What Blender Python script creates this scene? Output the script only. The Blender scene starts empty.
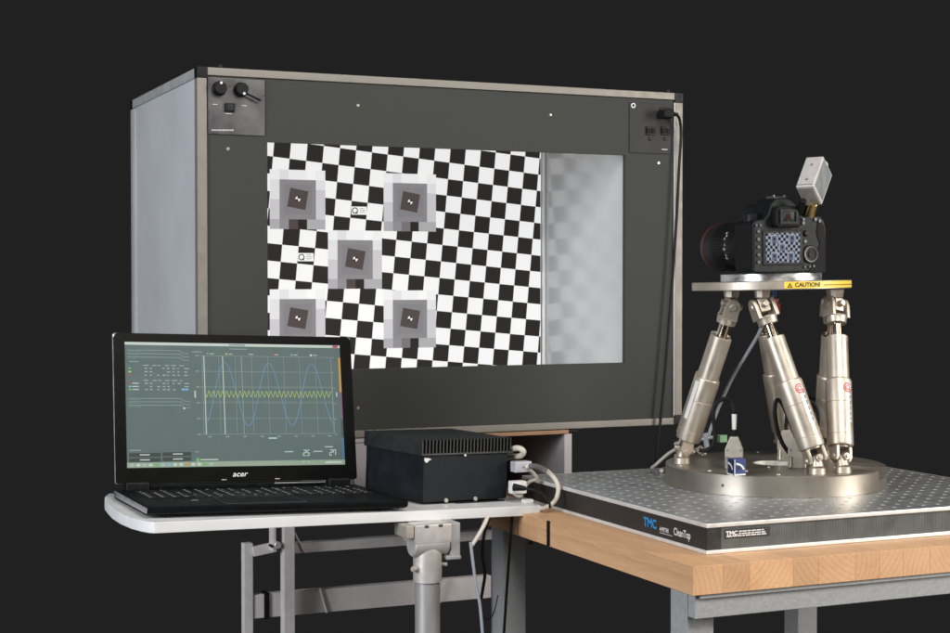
import bpy, bmesh, math, random
from mathutils import Vector, Matrix
random.seed(7)
S = bpy.context.scene
C = S.collection
R = math.radians

# ------------------------------------------------------------------ camera, world, lamps, exposure
FPX, PX0, PY0, CAMH = 1580.0, 475.0, 316.5, 1.215
YAW = R(23.74); PITCH = math.atan(35.5 / FPX)
cam_d = bpy.data.cameras.new('camera'); cam = bpy.data.objects.new('camera', cam_d); C.objects.link(cam)
cam.location = (0, 0, CAMH); cam.rotation_euler = (math.pi/2 - PITCH, 0, -YAW)
cam_d.sensor_width = 36; cam_d.lens = 36 * FPX / 950; cam_d.clip_start = .05; cam_d.clip_end = 100
S.camera = cam
W = bpy.data.worlds.new('World'); S.world = W; W.use_nodes = True
W.node_tree.nodes['Background'].inputs[0].default_value = (.0152, .0152, .0152, 1)
W.node_tree.nodes['Background'].inputs[1].default_value = 1.0

def area(name, loc, target, sx, sy, power, col):
    l = bpy.data.lights.new(name, 'AREA'); l.shape = 'RECTANGLE'; l.size = sx; l.size_y = sy; l.energy = power; l.color = col
    o = bpy.data.objects.new(name, l); C.objects.link(o); o.location = loc
    o.rotation_euler = (Vector(target) - Vector(loc)).to_track_quat('-Z', 'Y').to_euler()
    return o
area('softbox_right', (3.2, .25, 1.6), (1.3, 2.1, .95), .9, 1.3, 66, (1, .95, .88))
area('softbox_left', (-1.7, 1.3, 1.7), (.7, 2.4, 1.15), 1.0, 1.4, 82, (.90, .94, 1))
area('softbox_overhead', (.95, .1, 2.8), (1.0, 2.2, 1.0), 1.5, 1.1, 66, (1, .97, .93))
S.view_settings.view_transform = 'Standard'; S.view_settings.look = 'None'
S.view_settings.exposure = 0; S.view_settings.gamma = 1

# a photograph pixel -> a point of the place on a plane of known position
FV = Vector((math.sin(YAW), math.cos(YAW), 0)); RV = Vector((math.cos(YAW), -math.sin(YAW), 0))
CF = Vector((math.sin(YAW)*math.cos(PITCH), math.cos(YAW)*math.cos(PITCH), -math.sin(PITCH))); CU = RV.cross(CF)
CO = Vector((0, 0, CAMH))
def ray(x, y): return CF + RV*((x-PX0)/FPX) - CU*((y-PY0)/FPX)
def onY(x, y, Y): d = ray(x, y); return CO + d*(Y/d.y)
def onX(x, y, X): d = ray(x, y); return CO + d*(X/d.x)
def onZ(x, y, z): d = ray(x, y); return CO + d*((z-CAMH)/d.z)
def onD(x, y, D): return CO + ray(x, y)*D
def onP(x, y, o, n): d = ray(x, y); return CO + d*((o-CO).dot(n)/d.dot(n))

# ------------------------------------------------------------------ materials
def nodes(m): return m.node_tree.nodes, m.node_tree.links
def mat(name, col, rough=.5, metal=0, var=.06, scale=40, bump=0, bscale=None, spec=.5, stretch=(1,1,1), rvar=.08, emit=0, coat=0, detail=4):
    m = bpy.data.materials.new(name); m.use_nodes = True
    n, l = nodes(m); b = n['Principled BSDF']
    b.inputs['Metallic'].default_value = metal; b.inputs['Specular IOR Level'].default_value = spec
    b.inputs['Roughness'].default_value = rough; b.inputs['Coat Weight'].default_value = coat
    tc = n.new('ShaderNodeTexCoord'); mp = n.new('ShaderNodeMapping'); mp.inputs['Scale'].default_value = stretch
    l.new(tc.outputs['Object'], mp.inputs['Vector'])
    no = n.new('ShaderNodeTexNoise'); no.inputs['Scale'].default_value = scale; no.inputs['Detail'].default_value = detail
    l.new(mp.outputs['Vector'], no.inputs['Vector'])
    cr = n.new('ShaderNodeValToRGB')
    cr.color_ramp.elements[0].position = .3; cr.color_ramp.elements[1].position = .7
    cr.color_ramp.elements[0].color = tuple(c*(1-var) for c in col) + (1,)
    cr.color_ramp.elements[1].color = tuple(min(1, c*(1+var)) for c in col) + (1,)
    l.new(no.outputs['Fac'], cr.inputs['Fac']); l.new(cr.outputs['Color'], b.inputs['Base Color'])
    mr = n.new('ShaderNodeMapRange'); mr.inputs['From Min'].default_value = .3; mr.inputs['From Max'].default_value = .7
    mr.inputs['To Min'].default_value = max(.02, rough-rvar); mr.inputs['To Max'].default_value = min(1, rough+rvar)
    l.new(no.outputs['Fac'], mr.inputs['Value']); l.new(mr.outputs['Result'], b.inputs['Roughness'])
    if bump:
        n2 = n.new('ShaderNodeTexNoise'); n2.inputs['Scale'].default_value = bscale or scale*6; n2.inputs['Detail'].default_value = 3
        l.new(mp.outputs['Vector'], n2.inputs['Vector'])
        bp = n.new('ShaderNodeBump'); bp.inputs['Strength'].default_value = bump; bp.inputs['Distance'].default_value = .001
        l.new(n2.outputs['Fac'], bp.inputs['Height']); l.new(bp.outputs['Normal'], b.inputs['Normal'])
    if emit:
        l.new(cr.outputs['Color'], b.inputs['Emission Color']); b.inputs['Emission Strength'].default_value = emit
    return m
def emis(name, col, strength=1, gloss=None):       # backlit print and screens
    m = mat(name, tuple(c*.18 for c in col), rough=.5, var=.0, spec=.06)
    n, l = nodes(m); b = n['Principled BSDF']
    b.inputs['Emission Color'].default_value = tuple(col)+(1,); b.inputs['Emission Strength'].default_value = strength
    return m
def srgb(r, g, b):
    f = lambda c: c/12.92 if c <= .04045 else ((c+.055)/1.055)**2.4
    return (f(r/255), f(g/255), f(b/255))

M = {}
M['panel_front'] = mat('grey_laminate', (.0415, .0430, .0400), .66, var=.12, scale=900, bump=.12, bscale=700, spec=.15)
M['panel_side'] = mat('pale_laminate', (.415, .42, .44), .6, var=.045, scale=7, detail=9, bump=.08, bscale=600, spec=.3)
M['alu'] = mat('anodised_aluminium', (.20, .183, .16), .5, metal=.25, var=.05, scale=60, stretch=(1, 1, 1), bump=.05, bscale=500)
M['alu_side'] = mat('brushed_aluminium', (.34, .335, .335), .5, metal=.12, var=.06, scale=50, bump=.05, bscale=500)
M['black'] = mat('black_plastic', (.006, .006, .0065), .48, spec=.2, var=.2, scale=120, bump=.05)
M['black_matt'] = mat('matt_black_plastic', (.006, .006, .0065), .65, spec=.2, var=.2, scale=200, bump=.15, bscale=900)
M['ctl'] = mat('dark_metal_plate', (.115, .112, .116), .30, metal=.55, var=.12, scale=25, bump=.03)
M['white_dot'] = mat('white_enamel', (.75, .75, .72), .4, var=.03)
M['screw'] = mat('zinc_screw', (.42, .40, .37), .35, metal=.7, var=.08, scale=300)
M['interior'] = mat('white_lining', (.475, .475, .477), .19, var=.02, scale=20, spec=.9, rvar=.02)
M['pale_profile'] = mat('pale_profile', (.78, .78, .79), .45, metal=.1, var=.03)
M['nickel'] = mat('satin_nickel', (.46, .405, .335), .42, metal=.74, var=.06, scale=30, bump=.06, bscale=900)
M['nickel_d'] = mat('turned_nickel_plate', (.33, .295, .25), .36, metal=.82, var=.08, scale=14, bump=.05, bscale=700)
M['pale_metal'] = mat('pale_bore', (.66, .63, .57), .5, metal=.2, var=.04)
M['chrome'] = mat('polished_rod', (.62, .52, .41), .16, metal=1, var=.04, scale=30)
M['plate_alu'] = mat('milled_aluminium', (.70, .70, .70), .3, metal=.9, var=.07, scale=60, stretch=(1, 1, 3))
M['steel_top'] = mat('brushed_steel', (.52, .535, .55), .34, metal=.80, var=.12, scale=18, stretch=(1, 9, 1), bump=.05, bscale=300)
M['countersink'] = mat('countersink', (.26, .265, .27), .55, metal=.35, var=.1)
M['steel_rim'] = mat('steel_rim', (.70, .69, .66), .4, metal=.4, var=.05, scale=60)
M['hole'] = mat('dark_hole', (.05, .05, .05), .5, var=.1)
M['grey_paint'] = mat('grey_powder_coat', (.30, .305, .305), .5, var=.10, scale=220, bump=.25, bscale=900)
M['grey_purple'] = mat('grey_stand_paint', (.60, .555, .54), .5, var=.06, scale=70, bump=.1, bscale=700)
M['white_top'] = mat('white_melamine', (.63, .63, .625), .42, var=.02, scale=30, bump=.02)
M['white_edge'] = mat('white_edge_band', (.72, .70, .68), .45, var=.03, scale=30)
M['silver'] = mat('silver_paint', (.60, .56, .53), .4, metal=.45, var=.05, scale=60, bump=.04)
M['amp'] = mat('black_anodised', (.0090, .0115, .0140), .55, spec=.2, var=.25, scale=30, bump=.25, bscale=700, metal=.2)
M['amp_fin'] = mat('heatsink_black', (.020, .021, .021), .45, metal=.3, var=.2, scale=60)
M['cable_w'] = mat('beige_cable', (.50, .46, .39), .5, var=.05, scale=60)
M['cable_b'] = mat('black_cable', (.006, .006, .006), .5, spec=.2, var=.1, scale=60)
M['cable_g'] = mat('grey_hose', (.30, .325, .36), .35, var=.06, scale=60)
M['beige'] = mat('beige_connector', (.38, .345, .29), .5, metal=.3, var=.06, scale=100)
M['green'] = mat('green_terminal', (.16, .33, .19), .5, var=.06)
M['red'] = mat('red_connector', (.55, .04, .04), .45, var=.08)
M['blue_wire'] = mat('blue_wire', (.05, .16, .38), .5)
M['navy'] = mat('navy_paint', (.022, .04, .15), .45, var=.1, scale=80)
M['navy_d'] = mat('navy_dark', (.012, .016, .04), .45, var=.1, scale=80)
M['yellow'] = mat('yellow_label', (.80, .55, .06), .45, var=.03, scale=60)
M['ink'] = mat('black_ink', (.02, .02, .02), .6, var=.05)
M['redink'] = mat('red_ink', (.60, .06, .05), .6, var=.05)
M['paper'] = mat('white_label', (.62, .61, .60), .5, var=.03)
M['brass'] = mat('brass', (.70, .52, .22), .3, metal=.8, var=.08)
M['pink_alu'] = mat('cast_aluminium', (.50, .465, .455), .5, metal=.25, var=.05, scale=90, bump=.12, bscale=800)
M['grey_glass'] = mat('grey_filter', (.20, .215, .225), .3, var=.15, scale=60)
M['cam_body'] = mat('camera_shell', (.0042, .0068, .0070), .44, spec=.19, var=.2, scale=200, bump=.25, bscale=1800)
M['cam_rubber'] = mat('camera_rubber', (.005, .005, .0055), .62, spec=.18, var=.2, scale=300, bump=.4, bscale=1500)
M['cam_btn'] = mat('camera_button', (.034, .042, .044), .36, var=.1)
M['lens'] = mat('lens_barrel', (.006, .0055, .006), .4, spec=.35, var=.2, scale=90, bump=.1)
M['glass'] = mat('dark_glass', (.01, .01, .012), .06, var=0)
M['lap_black'] = mat('laptop_shell', (.0035, .004, .0045), .46, spec=.10, var=.2, scale=60, bump=.04, bscale=1200)
M['bezel'] = mat('glossy_bezel', (.003, .003, .003), .34, var=.1, scale=40, rvar=.03, spec=.06)
M['lap_key'] = mat('laptop_key', (.007, .007, .007), .4, spec=.3, var=.3, scale=30)
M['lap_silver'] = mat('laptop_silver', (.55, .53, .52), .32, metal=.7, var=.05)
M['pale_board'] = mat('pale_board', (.36, .335, .345), .55, var=.05, scale=30, bump=.05)
M['brown'] = mat('brown_board', (.12, .07, .045), .6, var=.25, scale=20, stretch=(1, 1, 8))
M['orange_wood'] = mat('wood_edge', (.27, .15, .08), .5, var=.2, scale=30, stretch=(1, 8, 8))
M['bb_side'] = mat('black_side', (.015, .0155, .016), .42, var=.15, scale=80, bump=.05)
M['lens_text'] = mat('white_marks', (.5, .5, .5), .5)
M['tmc_blue'] = mat('blue_print', (.02, .22, .50), .5, var=.04)
M['white_print'] = mat('white_print', (.70, .70, .70), .5, var=.03)

# breadboard long side: fine vertical ribbing
m = mat('ribbed_side', (.105, .115, .115), .4, metal=.4, var=.1, scale=40)
n, l = nodes(m); wv = n.new('ShaderNodeTexWave'); wv.inputs['Scale'].default_value = 130; wv.inputs['Distortion'].default_value = .6
tc = n.new('ShaderNodeTexCoord'); l.new(tc.outputs['Object'], wv.inputs['Vector'])
bp = n.new('ShaderNodeBump'); bp.inputs['Strength'].default_value = .45; bp.inputs['Distance'].default_value = .0008
l.new(wv.outputs['Fac'], bp.inputs['Height']); l.new(bp.outputs['Normal'], n['Principled BSDF'].inputs['Normal'])
M['ribbed'] = m

# beech: solid growth rings, each stave cut from another place of the log
def wood():
    m = bpy.data.materials.new('beech_staves'); m.use_nodes = True
    n, l = nodes(m); b = n['Principled BSDF']; b.inputs['Roughness'].default_value = .48
    tc = n.new('ShaderNodeTexCoord'); oi = n.new('ShaderNodeObjectInfo')
    cb = n.new('ShaderNodeCombineXYZ')
    for k, (mul, add) in enumerate(((.34, -.17), (3, 0), (.26, -.2))):
        ma = n.new('ShaderNodeMath'); ma.operation = 'MULTIPLY_ADD'; ma.inputs[1].default_value = mul; ma.inputs[2].default_value = add
        wn = n.new('ShaderNodeTexWhiteNoise'); wn.noise_dimensions = '1D'
        m2 = n.new('ShaderNodeMath'); m2.operation = 'MULTIPLY_ADD'; m2.inputs[1].default_value = 91.7; m2.inputs[2].default_value = k*13.1
        l.new(oi.outputs['Random'], m2.inputs[0]); l.new(m2.outputs[0], wn.inputs['W']); l.new(wn.outputs['Value'], ma.inputs[0]); l.new(ma.outputs[0], cb.inputs[k])
    va = n.new('ShaderNodeVectorMath'); l.new(tc.outputs['Object'], va.inputs[0]); l.new(cb.outputs[0], va.inputs[1])
    wv = n.new('ShaderNodeTexWave'); wv.wave_type = 'RINGS'; wv.rings_direction = 'Y'; wv.wave_profile = 'SAW'
    wv.inputs['Scale'].default_value = 42; wv.inputs['Distortion'].default_value = 1.3; wv.inputs['Detail'].default_value = 2; wv.inputs['Detail Scale'].default_value = .6
    l.new(va.outputs[0], wv.inputs['Vector'])
    mp = n.new('ShaderNodeMapping'); mp.inputs['Scale'].default_value = (1, .05, 1); l.new(va.outputs[0], mp.inputs['Vector'])
    no = n.new('ShaderNodeTexNoise'); no.inputs['Scale'].default_value = 420; no.inputs['Detail'].default_value = 3; l.new(mp.outputs[0], no.inputs['Vector'])
    big = n.new('ShaderNodeTexNoise'); big.inputs['Scale'].default_value = 22; l.new(mp.outputs[0], big.inputs['Vector'])
    c1 = n.new('ShaderNodeValToRGB')
    c1.color_ramp.elements[0].color = (.64, .385, .21, 1); c1.color_ramp.elements[1].color = (.57, .33, .165, 1)
    c1.color_ramp.elements[0].position = .45
    l.new(wv.outputs['Fac'], c1.inputs['Fac'])
    mx = n.new('ShaderNodeMixRGB'); mx.blend_type = 'MULTIPLY'; mx.inputs[0].default_value = .35
    c2 = n.new('ShaderNodeValToRGB'); c2.color_ramp.elements[0].color = (.72, .62, .55, 1); c2.color_ramp.elements[1].color = (1.0, 1.0, 1.0, 1)
    c2.color_ramp.elements[0].position = .35; c2.color_ramp.elements[1].position = .6
    l.new(no.outputs['Fac'], c2.inputs['Fac']); l.new(c1.outputs[0], mx.inputs[1]); l.new(c2.outputs[0], mx.inputs[2])
    hs = n.new('ShaderNodeHueSaturation'); l.new(mx.outputs[0], hs.inputs['Color'])
    v = n.new('ShaderNodeMapRange'); v.inputs['To Min'].default_value = .88; v.inputs['To Max'].default_value = 1.12
    l.new(oi.outputs['Random'], v.inputs['Value']); l.new(v.outputs[0], hs.inputs['Value'])
    m3 = n.new('ShaderNodeMixRGB'); m3.blend_type = 'MULTIPLY'; m3.inputs[0].default_value = .4
    c3 = n.new('ShaderNodeValToRGB'); c3.color_ramp.elements[0].color = (.75, .68, .62, 1); c3.color_ramp.elements[0].position = .3; c3.color_ramp.elements[1].position = .6
    l.new(big.outputs['Fac'], c3.inputs['Fac']); l.new(hs.outputs[0], m3.inputs[1]); l.new(c3.outputs[0], m3.inputs[2])
    l.new(m3.outputs[0], b.inputs['Base Color'])
    bp = n.new('ShaderNodeBump'); bp.inputs['Strength'].default_value = .12; bp.inputs['Distance'].default_value = .0006
    l.new(no.outputs['Fac'], bp.inputs['Height']); l.new(bp.outputs['Normal'], b.inputs['Normal'])
    return m
M['beech'] = wood()

# ------------------------------------------------------------------ mesh helpers
def tag(o, label=None, cat=None, group=None, kind=None):
    for k, v in (('label', label), ('category', cat), ('group', group), ('kind', kind)):
        if v: o[k] = v
    return o
def thing(name, label, cat, loc=(0, 0, 0), rot=None, group=None):
    o = bpy.data.objects.new(name, None); o.empty_display_size = .02; C.objects.link(o)
    if rot is not None: o.matrix_world = Matrix.Translation(Vector(loc)) @ rot.to_4x4()
    else: o.location = loc
    return tag(o, label, cat, group)

def weighted(o):          # flat faces keep their own normal next to a rounded edge
    if len(o.data.polygons) < 6000:
        w = o.modifiers.new('weighted_normal', 'WEIGHTED_NORMAL'); w.keep_sharp = True; w.weight = 90
    return o
class MB:
    """collects shapes; build() links them as ONE mesh object in its parent's frame"""
    def __init__(s, base=(0, 0, 0)): s.bm = bmesh.new(); s.base = Vector(base); s.mi = 0
    def _fin(s, faces):
        for f in faces: f.material_index = s.mi
    def box(s, x0, x1, y0, y1, z0, z1, bev=0, seg=2, mtx=None):
        b = bmesh.new(); bmesh.ops.create_cube(b, size=1)
        for v in b.verts: v.co = Vector(((x0+x1)/2+v.co.x*(x1-x0), (y0+y1)/2+v.co.y*(y1-y0), (z0+z1)/2+v.co.z*(z1-z0)))
        if bev: bmesh.ops.bevel(b, geom=b.edges[:], offset=bev, segments=seg, profile=.5, affect='EDGES')
        return s.merge(b, mtx)
    def merge(s, b, mtx=None):
        if mtx is not None: bmesh.ops.transform(b, matrix=mtx, verts=b.verts)
        mp = {v: s.bm.verts.new(v.co) for v in b.verts}
        for f in b.faces:
            try: nf = s.bm.faces.new([mp[v] for v in f.verts]); nf.material_index = s.mi
            except ValueError: pass
        b.free(); return s
    def lathe(s, prof, seg=32, mtx=None, cap=True, a0=0, a1=2*math.pi):
        b = bmesh.new(); full = abs(a1-a0-2*math.pi) < 1e-6; n = seg if full else seg+1; rows = []
        for r, z in prof:
            rows.append([b.verts.new((r*math.cos(a0+(a1-a0)*k/seg), r*math.sin(a0+(a1-a0)*k/seg), z)) for k in range(n)])
        for i in range(len(rows)-1):
            for k in range(seg):
                q = [rows[i][k], rows[i][(k+1) % n], rows[i+1][(k+1) % n], rows[i+1][k]]
                b.faces.new(q)
        if cap and full:
            if prof[0][0] > 1e-6: b.faces.new(rows[0][::-1])
            if prof[-1][0] > 1e-6: b.faces.new(rows[-1])
        bmesh.ops.remove_doubles(b, verts=b.verts, dist=1e-7)
        return s.merge(b, mtx)
    def cyl(s, p0, p1, r0, r1=None, seg=24, bev=0):
        p0, p1 = Vector(p0), Vector(p1); r1 = r0 if r1 is None else r1
        L = (p1-p0).length; m = Matrix.Translation(p0) @ (p1-p0).to_track_quat('Z', 'Y').to_matrix().to_4x4()
        pr = [(r0, 0), (r1, L)] if not bev else [(r0-bev, 0), (r0, bev), (r1, L-bev), (r1-bev, L)]
        return s.lathe(pr, seg, m)
    def prism(s, pts, d, mtx=None, bev=0, seg=2):
        """polygon in local XY extruded along +Z by d"""
        b = bmesh.new(); a = [b.verts.new((x, y, 0)) for x, y in pts]; c = [b.verts.new((x, y, d)) for x, y in pts]; n = len(pts)
        b.faces.new(a[::-1]); b.faces.new(c)
        for i in range(n): b.faces.new([a[i], a[(i+1) % n], c[(i+1) % n], c[i]])
        bmesh.ops.recalc_face_normals(b, faces=b.faces)
        if bev: bmesh.ops.bevel(b, geom=[e for e in b.edges if len(e.link_faces) == 2 and e.calc_face_angle(0) > .6], offset=bev, segments=seg, profile=.5, affect='EDGES')
        return s.merge(b, mtx)
    def ring(s, o, i, y0, y1):
        """rectangular frame; o, i = (x0, x1, z0, z1), from y0 to y1"""
        P = lambda r: [(r[0], r[2]), (r[1], r[2]), (r[1], r[3]), (r[0], r[3])]
        V = [[s.bm.verts.new((x, y, z)) for x, z in P(r)] for r, y in ((o, y0), (i, y0), (o, y1), (i, y1))]
        for k in range(4):
            j = (k+1) % 4
            for a, b in ((V[0], V[1]), (V[3], V[2]), (V[2], V[0]), (V[1], V[3])):
                f = s.bm.faces.new([a[k], a[j], b[j], b[k]]); f.material_index = s.mi
        return s
    def tube(s, pts, r, seg=10, sub=8):
        P = [Vector(p) for p in pts]; path = []
        for i in range(len(P)-1):
            p0, p1, p2, p3 = P[max(i-1, 0)], P[i], P[i+1], P[min(i+2, len(P)-1)]
            for k in range(sub):
                t = k/sub
                path.append(.5*((2*p1)+(p2-p0)*t+(2*p0-5*p1+4*p2-p3)*t*t+(3*p1-p0-3*p2+p3)*t**3))
        path.append(P[-1]); N = None; rows = []
        for i, p in enumerate(path):
            T = (path[min(i+1, len(path)-1)]-path[max(i-1, 0)]).normalized()
            if N is None: N = T.orthogonal().normalized()
            N = (N - T*N.dot(T)).normalized(); B = T.cross(N)
            rows.append([s.bm.verts.new(p+(N*math.cos(2*math.pi*k/seg)+B*math.sin(2*math.pi*k/seg))*r) for k in range(seg)])
        for i in range(len(rows)-1):
            for k in range(seg): s._fin([s.bm.faces.new([rows[i][k], rows[i][(k+1) % seg], rows[i+1][(k+1) % seg], rows[i+1][k]])])
        s._fin([s.bm.faces.new(rows[0][::-1]), s.bm.faces.new(rows[-1])]); return s
    def quad(s, a, b, c, d):
        s._fin([s.bm.faces.new([s.bm.verts.new(Vector(p)) for p in (a, b, c, d)])]); return s
    def poly(s, pts):
        s._fin([s.bm.faces.new([s.bm.verts.new(Vector(p)) for p in pts])]); return s
    def mesh(s, name, mats, recalc=True):
        if recalc: bmesh.ops.recalc_face_normals(s.bm, faces=s.bm.faces)
        me = bpy.data.meshes.new(name)
        for v in s.bm.verts: v.co -= s.base
        s.bm.to_mesh(me); s.bm.free()
        for m in (mats if isinstance(mats, (list, tuple)) else [mats]): me.materials.append(M[m] if isinstance(m, str) else m)
        me.polygons.foreach_set('use_smooth', [True]*len(me.polygons)); me.set_sharp_from_angle(angle=R(32))
        return me
    def build(s, name, mats, parent=None, recalc=True):
        o = bpy.data.objects.new(name, s.mesh(name, mats, recalc)); C.objects.link(o)
        if parent: o.parent = parent
        return weighted(o)
def add(name, me, parent, mtx=None):
    o = bpy.data.objects.new(name, me); C.objects.link(o); o.parent = parent
    if mtx is not None: o.matrix_local = mtx
    return weighted(o)
def text_mesh(body, size, mat, mtx=None, fn=None, bold=0, sx=1, shear=0, align='LEFT'):
    cu = bpy.data.curves.new('lettering', 'FONT'); cu.body = body; cu.size = size; cu.offset = bold; cu.shear = shear; cu.align_x = align; cu.resolution_u = 3
    o = bpy.data.objects.new('lettering', cu); me = bpy.data.meshes.new_from_object(o)
    bpy.data.objects.remove(o); bpy.data.curves.remove(cu)
    for v in me.vertices:
        v.co.x *= sx
        if fn: v.co = fn(v.co)
    if mtx is not None: me.transform(mtx)
    me.materials.clear(); me.materials.append(M[mat] if isinstance(mat, str) else mat); return me
def rot_cols(x, y, z): return Matrix((x, y, z)).transposed()
FACE = rot_cols(Vector((1, 0, 0)), Vector((0, 0, 1)), Vector((0, -1, 0)))    # print frame for a sheet that faces -Y

class Print:
    """flat print: coloured patches in thin layers on one sheet"""
    def __init__(s, o, u, v, n, step=.00025): s.o, s.u, s.v, s.n, s.step = Vector(o), Vector(u), Vector(v), Vector(n), step; s.mb = MB(); s.mats = []
    def P(s, a, b, lay): return s.o + s.u*a + s.v*b + s.n*(s.step*lay)
    def poly(s, pts, mat, lay=1):
        if mat not in s.mats: s.mats.append(mat)
        s.mb.mi = s.mats.index(mat); s.mb.poly([s.P(a, b, lay) for a, b in pts])
    def rect(s, a0, a1, b0, b1, mat, lay=1): s.poly([(a0, b0), (a1, b0), (a1, b1), (a0, b1)], mat, lay)
    def line(s, pts, w, mat, lay=1):
        for (a, b), (c, d) in zip(pts, pts[1:]):
            L = math.hypot(c-a, d-b) or 1; nx, ny = -(d-b)/L*w/2, (c-a)/L*w/2
            s.poly([(a-nx, b-ny), (c-nx, d-ny), (c+nx, d+ny), (a+nx, b+ny)], mat, lay)
    def build(s, name, parent): return s.mb.build(name, s.mats, parent, recalc=False)
def clip(pts, x0, x1, y0, y1):
    def half(p, f, g):
        out = []
        for i in range(len(p)):
            a, b = p[i], p[(i+1) % len(p)]; fa, fb = f(a), f(b)
            if fa >= 0: out.append(a)
            if (fa >= 0) != (fb >= 0): t = fa/(fa-fb); out.append((a[0]+(b[0]-a[0])*t, a[1]+(b[1]-a[1])*t))
        return out
    for f in (lambda q: q[0]-x0, lambda q: x1-q[0], lambda q: q[1]-y0, lambda q: y1-q[1]):
        pts = half(pts, f, None)
        if len(pts) < 3: return []
    return pts

# ------------------------------------------------------------------ floor
fl = MB(); fl.box(-.9, 2.6, .9, 3.6, -.03, 0)
tag(fl.build('floor', mat('dark_floor', (.035, .035, .037), .6, var=.15, scale=8)), kind='structure')

# ------------------------------------------------------------------ light box
CY = 2.5; CX0, CX1, CZ0, CZ1, CB = .6137, 1.5151, .952, 1.558, 3.024
WIN = (.7305, 1.397, 1.0673, 1.4418)
bx = Vector((1.064, 2.76, CZ0))
cab = thing('light_box', 'large grey test light box with aluminium frame and open chart window', 'light box', bx)
def CB_(): return MB(bx)
CB_().ring((CX0+.0165, CX1-.0155, CZ0+.013, CZ1-.0135), WIN, CY+.0035, CY+.0125).build('front_panel', 'panel_front', cab)
CB_().box(CX0, CX0+.0160, CY, CY+.018, CZ0+.017, CZ1-.0175, .0012).build('frame_post', 'alu', cab)
CB_().box(CX1-.0150, CX1, CY, CY+.018, CZ0+.017, CZ1-.0175, .0012).build('frame_post', 'alu', cab)
CB_().box(CX0+.0172, CX1-.0172, CY, CY+.018, CZ1-.0128, CZ1, .0012).build('frame_rail', 'alu', cab)
CB_().box(CX0+.0172, CX1-.0172, CY, CY+.018, CZ0, CZ0+.0125, .0012).build('frame_rail', 'alu', cab)
for xx in (CX0, CX1-.017):
    for zz in (CZ0, CZ1-.017):
        CB_().box(xx-.0006, xx+.0176, CY-.0006, CY+.0176, zz-.0006, zz+.0176, .0015).build('corner_cap', 'black', cab)
        CB_().box(xx-.0006, xx+.0176, CB-.0176, CB+.0006, zz-.0006, zz+.0176, .0015).build('corner_cap', 'black', cab)
        CB_().box(xx, xx+.017, CY+.0185, CB-.018, zz+(.0 if zz < 1.2 else .0005), zz+.0165, .0012).build('side_rail', 'alu_side', cab)
    CB_().box(xx, xx+.017, CB-.017, CB, CZ0+.0175, CZ1-.0175, .0012).build('frame_post', 'alu_side', cab)
CB_().box(CX1-.0180, CX1-.0152, CY+.0005, CY+.003, CZ0+.0135, CZ1-.0178).build('highlight_strip', 'alu_side', cab)  # pale strip added as the highlight along the right post's inner edge
# pale side panel with its sealing strips
CB_().box(CX0+.003, CX0+.009, CY+.017, CB-.016, CZ0+.015, CZ1-.0155).build('side_panel', 'panel_side', cab)
CB_().box(CX0-.0004, CX0+.004, CB-.040, CB-.0175, CZ0+.018, CZ1-.018, .0015).build('edge_strip', 'panel_side', cab)
CB_().box(CX1-.009, CX1-.003, CY+.017, CB-.016, CZ0+.015, CZ1-.0155).build('side_panel', 'panel_side', cab)
CB_().box(CX0+.016, CX1-.016, CB-.010, CB-.004, CZ0+.015, CZ1-.015).build('back_panel', 'panel_side', cab)
CB_().box(CX0+.012, CX1-.012, CY+.017, CB-.013, CZ1-.009, CZ1-.004).build('top_panel', 'panel_side', cab)
CB_().box(CX0+.012, CX1-.012, CY+.017, CB-.013, CZ0+.004, CZ0+.009).build('bottom_panel', 'panel_side', cab)
# lining of the chamber: the right wall is seen through the window
IX0, IX1, IZ0, IZ1, IY0, IY1 = .645, 1.4025, .985, 1.525, CY+.014, 2.853
CB_().box(IX1, IX1+.006, IY0, IY1, IZ0, IZ1).build('chamber_wall', 'interior', cab)
CB_().box(IX0-.006, IX0, IY0, IY1, IZ0, IZ1).build('chamber_wall', 'interior', cab)
CB_().box(IX0, IX1-.0005, IY0, IY1, IZ1, IZ1+.005).build('chamber_wall', 'interior', cab)
CB_().box(IX0, IX1-.0005, IY0, IY1, IZ0-.005, IZ0).build('chamber_wall', 'interior', cab)
CB_().box(IX1-.0065, IX1-.0005, 2.836, 2.8425, IZ0+.002, IZ1-.002, .002).build('corner_profile', 'pale_profile', cab)
# fasteners in the front panel
for (px, py) in ((358, 105.5), (550.5, 115), (228, 149), (358, 408), (658.5, 163)):
    p = onY(px, py, CY+.0035)
    CB_().cyl(p, p+Vector((0, -.0014, 0)), .0030, .0022, 14).build('panel_screw', 'screw', cab)
for px in (220.5, 668):
    p = onY(px, 80, CY+.014)
    CB_().cyl((p.x, CY+.014, CZ1-.001), (p.x, CY+.014, CZ1+.0075), .0048, .0044, 16, .001).build('stud', 'black', cab)
# control plate
ctl = CB_().box(.6316, .7251, CY+.0008, CY+.0035, 1.4512, 1.5417, .0006).build('control_plate', 'ctl', cab)
yp = CY+.0008
for (px, py, dx, dy) in ((218.9, 88.7, 221.3, 82.9), (240.5, 89.8, 244.3, 93.6)):
    p = onY(px, py, yp)
    b = CB_(); b.lathe([(.0118, 0), (.0118, .003), (.0105, .0045), (.0100, .013), (.0092, .0142), (0, .0142)], 28, Matrix.Translation(p) @ Matrix.Rotation(math.pi/2, 4, 'X'))
    b.build('knob', 'black', ctl)
    q = onY(dx, dy, yp-.0143)
    CB_().cyl(q+Vector((0, .002, 0)), q+Vector((0, -.0006, 0)), .0021, seg=12).build('knob_mark', 'white_dot', ctl)
b = CB_(); b.cyl(onY(245, 92.9, yp-.009), onY(260.5, 100.6, yp-.009), .0017, .0021, 12); b.build('lever', 'black', ctl)
p = onY(229.5, 107.6, yp)
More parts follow.
